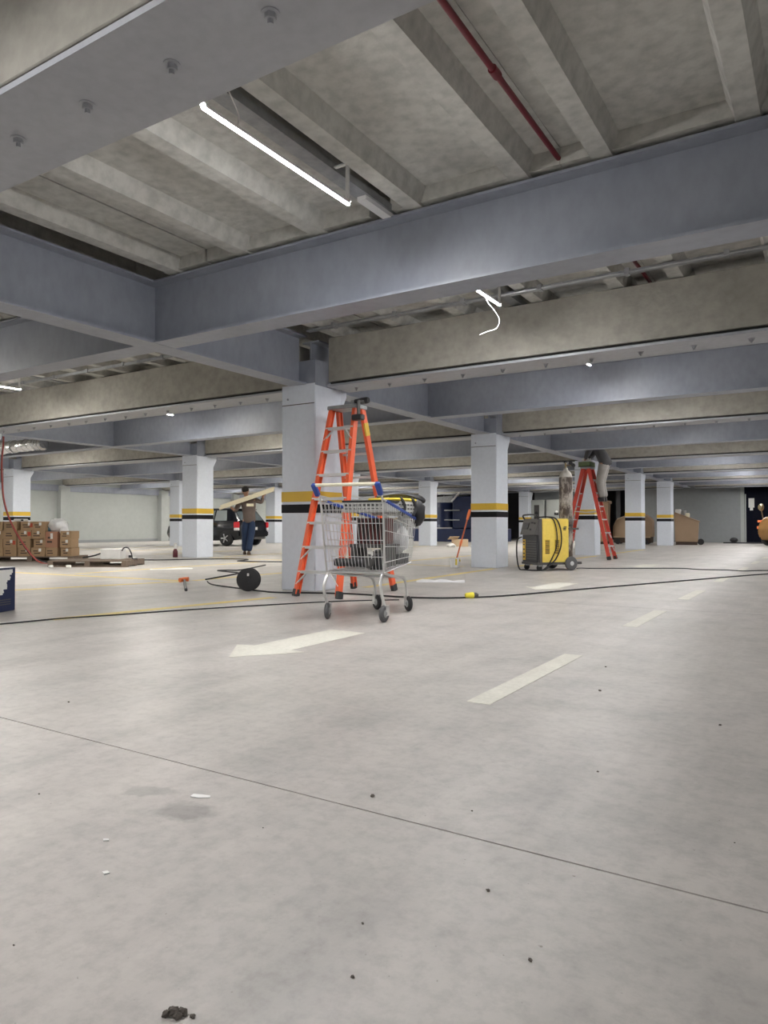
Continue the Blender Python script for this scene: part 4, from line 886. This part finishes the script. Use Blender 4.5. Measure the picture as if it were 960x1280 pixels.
def gh(x, z0, z1, w0, w1): return [(x, -w0, z0), (x, -w1, z1 - 0.03), (x, -w1 * 0.85, z1), (x, w1 * 0.85, z1), (x, w1, z1 - 0.03), (x, w0, z0)]
cabin = MB().loft([gh(0.10, 0.93, 0.98, 0.74, 0.70), gh(0.42, 0.95, 1.40, 0.77, 0.60), gh(0.70, 0.95, 1.455, 0.77, 0.61), gh(1.9, 0.93, 1.46, 0.77, 0.61), gh(2.2, 0.92, 1.42, 0.77, 0.60), gh(2.95, 0.88, 0.93, 0.76, 0.72)]).build('cabin', carblack, car, smooth=True, ang=30)
MB().add([(0.075, -0.60, 0.99), (0.075, 0.60, 0.99), (0.385, 0.50, 1.37), (0.385, -0.50, 1.37), (0.10, -0.60, 0.98), (0.10, 0.60, 0.98), (0.41, 0.50, 1.36), (0.41, -0.50, 1.36)], [(0, 1, 2, 3), (7, 6, 5, 4), (0, 4, 5, 1), (1, 5, 6, 2), (2, 6, 7, 3), (3, 7, 4, 0)]).build('rear_window', glass, cabin)
clear_g = mat('side_window_glass', (0.30, 0.33, 0.33), 0.05)
for s in (-1, 1):
    for x0, x1, x2, x3 in ((0.62, 1.22, 1.22, 0.72), (1.30, 2.25, 2.05, 1.30)):
        z0, z1 = 0.975, 1.375; y0, y1 = s * 0.768, s * 0.634
        MB().add([(x0, y0, z0), (x1, y0, z0), (x2, y1, z1), (x3, y1, z1), (x0, y0 - s * 0.03, z0), (x1, y0 - s * 0.03, z0), (x2, y1 - s * 0.03, z1), (x3, y1 - s * 0.03, z1)], [(0, 1, 2, 3), (7, 6, 5, 4), (0, 4, 5, 1), (1, 5, 6, 2), (2, 6, 7, 3), (3, 7, 4, 0)]).build('side_window', clear_g, cabin)
    MB().box(-0.015, 0.22, s * 0.80 - 0.07 * (s > 0) - 0.03 * (s < 0), s * 0.80 + 0.03 * (s > 0) + 0.07 * (s < 0), 0.70, 0.92).build('tail_lamp', redlamp, car, bevel=0.02, seg=2)
    MB().box(-0.012, 0.20, s * 0.80 - 0.06 * (s > 0) - 0.03 * (s < 0), s * 0.80 + 0.03 * (s > 0) + 0.06 * (s < 0), 0.60, 0.70).build('reversing_lamp', clearlamp, car, bevel=0.015)
    MB().box(2.2, 2.3, s * 0.90 - 0.07, s * 0.90 + 0.07, 0.92, 1.05).build('door_mirror', carblack, car, bevel=0.02)
    MB().box(1.38, 1.50, s * 0.82 - 0.012, s * 0.82 + 0.012, 0.80, 0.83).build('door_handle', carblack, car)
    for x in (0.62, 3.15):
        w = MB().lathe([(0.18, -0.09), (0.27, -0.09), (0.295, -0.06), (0.30, 0.0), (0.295, 0.06), (0.27, 0.09), (0.18, 0.09)], (x, s * 0.75, 0.30), 26, 'y').build('wheel', rubber, car, smooth=True)
        MB().lathe([(0.02, s * 0.085), (0.19, s * 0.085), (0.19, s * 0.03), (0.02, s * 0.03)], (x, s * 0.75, 0.30), 20, 'y').build('rim', greypl, w, smooth=True)
        for k in range(5):
            a = k * 2 * math.pi / 5; MB().bar((x, s * 0.84, 0.30), (x + 0.175 * math.cos(a), s * 0.84, 0.30 + 0.175 * math.sin(a)), 0.03, 0.05, up=(0, 1, 0)).build('spoke', alu, w)
MB().box(-0.05, 0.12, -0.79, 0.79, 0.36, 0.58).build('rear_bumper', carblack, car, bevel=0.04, seg=2)
MB().box(-0.012, 0.02, -0.20, 0.20, 0.62, 0.73).build('licence_plate', paper, car)
MB().box(0.30, 0.44, -0.52, 0.52, 1.40, 1.43).build('roof_spoiler', carblack, car, bevel=0.01)

# ------------------------------------------------------------------ bins, machines and clutter at the far side
b1 = thing('waste_bin', 'tan-brown bin with sloping lid heaped with rubbish, beside a column', 'bin', (-4.72, 29.75, 0), R(8))
MB().prism([(-0.40, 0.12), (0.40, 0.12), (0.44, 0.86), (0.40, 0.92), (-0.42, 1.22), (-0.44, 1.20)], 'y', -0.42, 0.42).build('bin_body', brownpl, b1, bevel=0.015)
MB().prism([(0.48, 0.86), (0.47, 0.92), (-0.40, 1.26), (-0.46, 1.24)], 'y', -0.46, 0.46).build('lid', brownpl, b1, bevel=0.01)
MB().box(-0.38, 0.38, -0.38, 0.38, 0.0, 0.13).build('base', browndk, b1)
for x, y in ((0.5, 0.2), (0.5, -0.2)): MB().lathe([(0.02, -0.03), (0.11, -0.03), (0.12, 0), (0.11, 0.03), (0.02, 0.03)], (x, y, 0.12), 14, 'y').build('wheel', rubber, b1, smooth=True)
for i, (x, z, sx, sz, m, lab) in enumerate([(-0.30, 1.24, 0.20, 0.14, whitepl, 'white carton on the heaped brown bin'), (0.02, 1.13, 0.16, 0.10, cream, 'cream packet on the heaped brown bin'), (-0.10, 1.23, 0.12, 0.10, galv, 'grey scrap box on the heaped brown bin')]):
    o = thing('rubbish', lab, 'rubbish', (-4.72 + x, 29.75 + 0.0, z - 0.06), R(20 * i)); MB().box(-sx / 2, sx / 2, -0.1, 0.1, 0, sz + 0.06).build('wrapping', m, o, bevel=0.02)
b2 = thing('waste_bin', 'tall brown bin with flat lid behind the red stepladder', 'bin', (-7.80, 29.0, 0), R(5))
MB().prism([(-0.26, 0.10), (0.26, 0.10), (0.31, 1.62), (-0.31, 1.62)], 'y', -0.30, 0.30).build('bin_body', brownpl, b2, bevel=0.015)
MB().box(-0.35, 0.35, -0.35, 0.35, 1.62, 1.74).build('lid', brownpl, b2, bevel=0.02)
MB().box(-0.25, 0.25, -0.28, 0.28, 0.0, 0.11).build('base', browndk, b2)
b3 = thing('covered_machine', 'tan-brown machine with domed cover between red stepladder and column', 'machine', (-6.86, 29.45, 0), R(4))
rg_ = []
for x, w, z in ((-0.55, 0.30, 0.78), (-0.42, 0.42, 1.02), (-0.1, 0.46, 1.16), (0.4, 0.46, 1.20), (0.75, 0.44, 1.18), (0.95, 0.36, 1.0)):
    rg_.append([(x, -w, 0.30), (x, -w * 1.02, z * 0.6), (x, -w * 0.8, z * 0.93), (x, 0, z), (x, w * 0.8, z * 0.93), (x, w * 1.02, z * 0.6), (x, w, 0.30)])
MB().loft(rg_).build('cover', brownpl, b3, smooth=True, ang=50)
MB().box(-0.5, 0.9, -0.38, 0.38, 0.06, 0.31).build('chassis', browndk, b3)
MB().box(-0.5, 0.9, -0.44, -0.40, 0.27, 0.31).build('edge_strip', cardlight, b3)
for x in (-0.35, 0.7):
    for y in (-0.36, 0.36): MB().lathe([(0.02, -0.04), (0.10, -0.04), (0.11, 0), (0.10, 0.04), (0.02, 0.04)], (x, y, 0.11), 14, 'y').build('wheel', rubber, b3, smooth=True)
# orange forklift at the far right
fk = thing('forklift', 'old orange forklift truck by the dark navy door', 'forklift', (-1.12, 29.9, 0), R(-50))
MB().prism([(-0.95, 0.22), (-0.98, 0.75), (-0.90, 0.98), (-0.70, 1.08), (0.10, 1.08), (0.15, 0.62), (0.75, 0.60), (0.80, 0.30), (0.55, 0.22)], 'x', -0.52, 0.52).build('body', forkor, fk, bevel=0.04, seg=2)
MB().prism([(-1.02, 0.28), (-1.10, 0.50), (-1.06, 0.78), (-0.92, 0.95), (-0.85, 0.3)], 'x', -0.48, 0.48).build('counterweight', forkor, fk, bevel=0.04, seg=2)
MB().box(-0.40, 0.40, -0.55, -0.05, 1.07, 1.18).build('engine_hood', forkor, fk, bevel=0.03)
MB().box(-0.22, 0.22, -0.15, 0.10, 1.08, 1.50).build('seat', blackpl, fk, bevel=0.05)
for s in (-1, 1):
    for y, r in ((-0.62, 0.26), (0.55, 0.31)):
        w = MB().lathe([(r * 0.5, -0.11), (r * 0.92, -0.11), (r, -0.05), (r, 0.05), (r * 0.92, 0.11), (r * 0.5, 0.11)], (s * 0.50, y, r), 22, 'x').build('wheel', rubber, fk, smooth=True)
        MB().lathe([(0.03, -0.09), (r * 0.52, -0.09), (r * 0.52, 0.09), (0.03, 0.09)], (s * 0.50, y, r), 16, 'x').build('hub', forkor, w, smooth=True)
    MB().bar((s * 0.44, -0.62, 1.06), (s * 0.40, -0.45, 2.05), 0.05, 0.05).build('guard_post', blackpl, fk)
    MB().bar((s * 0.44, 0.62, 0.60), (s * 0.40, 0.35, 2.05), 0.05, 0.05).build('guard_post', blackpl, fk)
    MB().bar((s * 0.22, 0.92, 0.05), (s * 0.22, 0.92, 2.1), 0.08, 0.12, up=(0, 1, 0)).build('mast_rail', greypl, fk)
    MB().box(s * 0.25 - 0.06, s * 0.25 + 0.06, 0.98, 2.0, 0.04, 0.08).build('fork', greypl, fk)
    MB().lathe([(0.02, -0.05), (0.10, -0.05), (0.135, 0.0), (0.135, 0.03), (0.11, 0.035)], (s * 0.42, -0.98, 1.42), 18, 'y').bar((s * 0.42, -0.9, 1.02), (s * 0.42, -0.97, 1.35), 0.03, 0.03).build('work_lamp', brass, fk, smooth=True)
    MB().box(s * 0.50 - 0.06, s * 0.50 + 0.06, -1.06, -0.90, 0.62, 0.72).build('side_lamp', orangept, fk, bevel=0.015)
    MB().box(s * 0.50 - 0.05, s * 0.50 + 0.07, -1.04, -0.88, 0.86, 0.94).build('side_lamp', orangept, fk, bevel=0.015)
MB().box(-0.42, 0.42, -0.46, 0.40, 2.04, 2.10).build('overhead_guard', blackpl, fk)
MB().cyl((0.0, 0.35, 1.05), (0.0, 0.22, 1.30), 0.02, n=8).build('steering_column', blackpl, fk)
# white notice on the navy door
nt_ = thing('door_notice', 'white notice fixed on the navy door', 'notice', (-2.86, YMAX + 0.095, 1.70), 0)
MB().box(-0.10, 0.12, -0.004, 0.02, -0.18, 0.22).build('sheet', paper, nt_); MB().box(-0.05, 0.07, -0.008, 0.0, -0.30, -0.15).build('lower_sheet', paper, nt_)
bm_ = thing('floor_strip', 'flat black strip lying before the navy door', 'strip', (-3.3, 33.0, 0), R(5))
MB().box(-0.5, 1.3, -0.15, 0.15, 0, 0.05).build('strip_body', blackpl, bm_, bevel=0.01); MB().ball((-0.1, 0, 0.14), (0.16, 0.14, 0.11), 10).build('coil', rubber, bm_, smooth=True)
# blue waste compactor seen between the columns
cm = thing('waste_compactor', 'dark blue waste compactor standing in the far opening', 'compactor', (-14.9, 30.2, 0), R(0))
MB().box(-1.9, 2.4, -0.8, 0.9, -0.004, 0.60).build('container', bluem, cm, bevel=0.03)
MB().box(-1.92, 0.2, -0.83, -0.79, 0.60, 0.66).build('top_rail', galv, cm)
MB().lathe([(0.70, 0.60), (0.66, 0.7), (0.62, 1.2), (0.58, 1.75), (0.56, 1.82)], (-0.55, -0.05, 0), 20).build('press_drum', bluem, cm, smooth=True)
MB().prism([(-1.15, 1.82), (0.25, 1.82), (0.45, 2.16), (-1.05, 2.06)], 'y', -0.55, 0.45).build('hopper', galv, cm)
MB().box(0.10, 1.15, -0.6, 0.6, 0.60, 2.1).build('pump_cabinet', bluem, cm, bevel=0.04)
MB().bar((0.12, -0.72, 1.85), (0.52, -0.72, 2.25), 0.07, 0.07).build('hydraulic_arm', whitepl, cm)
for z in (0.8, 1.25): MB().cyl((-0.25, -0.7, z + 0.2), (0.5, -0.66, z + 0.2), 0.03, n=8).build('hose', galv, cm, smooth=True)
for k in range(5): MB().bar((-1.85, -0.6 + 0.02 * k, 0.70 + 0.12 * k), (-1.25, -0.55, 0.95 + 0.13 * k), 0.08, 0.05).build('grey_slat', greypl, cm)
for z in (0.95, 1.45): MB().box(1.35, 2.2, -0.75, -0.70, z, z + 0.05).build('frame_rail', galv, cm)
for x in (1.35, 2.15): MB().box(x, x + 0.05, -0.75, -0.70, 0.60, 1.60).build('frame_post', galv, cm)
MB().box(1.42, 2.12, -0.6, 0.3, 0.62, 1.42).build('blue_tank', bluem, cm, bevel=0.03)
MB().box(1.75, 1.83, -0.74, -0.60, 1.08, 1.36).build('gauge_glass', whitepl, cm)
# racking seen inside the dark opening
rk = thing('storage_rack', 'grey metal rack inside the dark service opening', 'rack', (-17.2, 35.4, 0), 0)
for x in (-0.9, 0, 0.9):
    for y in (-0.3, 0.3): MB().box(x, x + 0.05, y, y + 0.05, 0, 2.4).build('upright', galv, rk)
for z in (0.5, 1.2, 1.9): MB().box(-0.9, 0.95, -0.3, 0.35, z, z + 0.05).build('shelf', galv, rk)
# grey cabinets against the far wall
for i, (x, lab) in enumerate([(-12.15, 'tall grey cabinet with oval vent by the far wall'), (-11.40, 'tall grey cabinet with black lock behind the gas cylinder')]):
    cb = thing('metal_cabinet', lab, 'cabinet', (x, 33.9, 0), 0)
    MB().box(-0.33, 0.33, -0.25, 0.25, 0.02, 2.0).build('carcass', wallw, cb, bevel=0.01)
    d_ = MB().box(-0.31, 0.31, -0.265, -0.248, 0.08, 1.95).build('door', wallw, cb)
    if i == 0: MB().lathe([(0.02, -0.29), (0.09, -0.29), (0.09, -0.26)], (-0.05, 0, 1.35), 14, 'y').build('vent', blackpl, d_); MB().box(-0.18, 0.08, -0.275, -0.262, 0.9, 1.75).build('glass_panel', greypl, d_)
    else: MB().box(0.1, 0.3, -0.31, -0.26, 1.25, 1.36).build('lock', blackpl, d_); MB().ball((0.22, -0.32, 1.40), 0.07, 10).build('white_knob', whitepl, d_, smooth=True)
# debris by the second column and at the other column feet
for x, y, s, m, n, lab, cat in [(-11.07, 22.1, 0.14, paper, 'paper_scrap', 'white scrap heap on the floor behind the paint bucket', 'scrap'), (-10.44, 22.5, 0.10, paper, 'paper_scrap', 'small white scrap beside the broom column, far back', 'scrap')]:
    tag(MB().ball((x, y, s * 0.4), (s * 1.3, s, s * 0.6), 8, 0.3, random.Random(9)).build(n, m), lab, cat)
sb = thing('cardboard_box', 'small open cardboard box on the floor behind the bucket', 'box', (-11.2, 23.0, 0), R(30))
MB().box(-0.28, 0.28, -0.2, 0.2, 0, 0.26).build('carton', cardlight, sb, bevel=0.005); MB().bar((-0.28, -0.2, 0.26), (-0.2, -0.34, 0.36), 0.4, 0.01).build('flap', cardlight, sb)
eb = thing('spray_bottle', 'small dark red bottle with pale cap at the foot of the wide column', 'bottle', (-13.16, 11.70, 0), 0)
MB().lathe([(0.055, 0.0), (0.06, 0.01), (0.06, 0.14), (0.04, 0.18), (0.025, 0.20)], n=14).build('bottle_body', mat('dark_red_bottle', (0.10, 0.015, 0.025), 0.3), eb, smooth=True)
MB().lathe([(0.03, 0.20), (0.04, 0.22), (0.035, 0.33), (0.02, 0.34)], n=12).build('cap', whitepl, eb, smooth=True)
sd_ = thing('plastic_sheet', 'crumpled white plastic strip on the floor beyond the cart', 'sheet', (-4.40, 8.45, 0), R(25))
m_ = MB(); rnd = random.Random(2); top = []; P_ = []
for k in range(9):
    x = -0.32 + k * 0.08; P_.append(((x, -0.05 + rnd.uniform(-0.02, 0.02), 0.002), (x + 0.01, 0.06 + rnd.uniform(-0.02, 0.02), 0.004), (x, 0.0, 0.02 + rnd.uniform(0, 0.03))))
m_.loft([[a, c, b] for a, b, c in P_]); m_.build('sheet', bagwhite, sd_, smooth=True)
s2_ = thing('plastic_sheet', 'thin white strip lying before the wide grey column', 'sheet', (-9.6, 8.45, 0), R(50))
m_ = MB().loft([[(x, -0.03, 0.002), (x, 0.0, 0.018 + 0.01 * math.sin(9 * x)), (x, 0.035, 0.002)] for x in [-0.35 + 0.07 * k for k in range(11)]]); m_.build('sheet', paper, s2_)
# crumbs and chips on the near floor
def crumb(name, x, y, s, m, lab, cat, seed, flat=0.6, n=8):
    return tag(MB().ball((x, y, s * flat * 0.75), (s, s * 0.75, s * flat), n, 0.35, random.Random(seed)).build(name, m), lab, cat)
cl_ = thing('rubble_clump', 'dark clump of rubble on the bare floor, largest of the crumbs', 'rubble', (-0.868, 0.775, 0), 0.5)
rnd = random.Random(8)
for x, y, s in ((0, 0, 0.010), (0.012, 0.002, 0.008), (-0.012, -0.002, 0.008), (0.006, -0.006, 0.007), (-0.005, 0.006, 0.007)): MB().ball((x, y, s * 0.6), (s, s * 0.8, s * 0.75), 8, 0.35, rnd).build('crumb', debris_m, cl_)
crumb('rubble_crumb', -0.842, 0.787, 0.005, debris_m, 'tiny crumb right beside the dark rubble clump', 'rubble', 1)
crumb('rubble_crumb', -1.093, 1.684, 0.007, debris_m, 'dark crumb lying just beyond the floor joint', 'rubble', 2)
for i, (x, y) in enumerate([(-1.213, 1.366), (-0.762, 1.141), (-0.687, 0.998), (-0.609, 1.38), (-1.024, 3.873), (-0.36, 2.978), (-0.613, 2.22), (-2.774, 1.884), (-1.258, 0.748), (-0.813, 1.74), (-0.9, 3.3), (-0.45, 1.2), (-0.2, 1.9), (-1.9, 1.2)]):
    s = 0.0022 + 0.0008 * (i % 4) + (0.003 if y > 2.5 else 0)
    o = crumb('rubble_crumb', x, y, s, debris_m, 'tiny dark crumb scattered on the bare concrete floor', 'rubble', 20 + i); o['group'] = 'crumbs scattered on the floor'
def chip(x, y, poly, lab): tag(MB().prism(poly, 'z', 0.0006, 0.003).build('plaster_chip', whitepl, loc=(x, y, 0)), lab, 'chip')
chip(-1.50, 1.425, [(-0.028, 0.004), (-0.022, -0.014), (0.004, -0.008), (0.030, 0.010), (0.022, 0.020), (-0.006, 0.013)], 'white plaster chip beside the damp floor patch')
chip(-1.486, 1.11, [(-0.009, 0.0), (0.0, -0.006), (0.010, 0.002), (0.002, 0.008)], 'small white chip farther from the floor joint, nearer the damp patch')
chip(-1.347, 1.007, [(-0.009, -0.002), (0.004, -0.007), (0.009, 0.004), (-0.003, 0.007)], 'small white chip nearest the rubble clump')
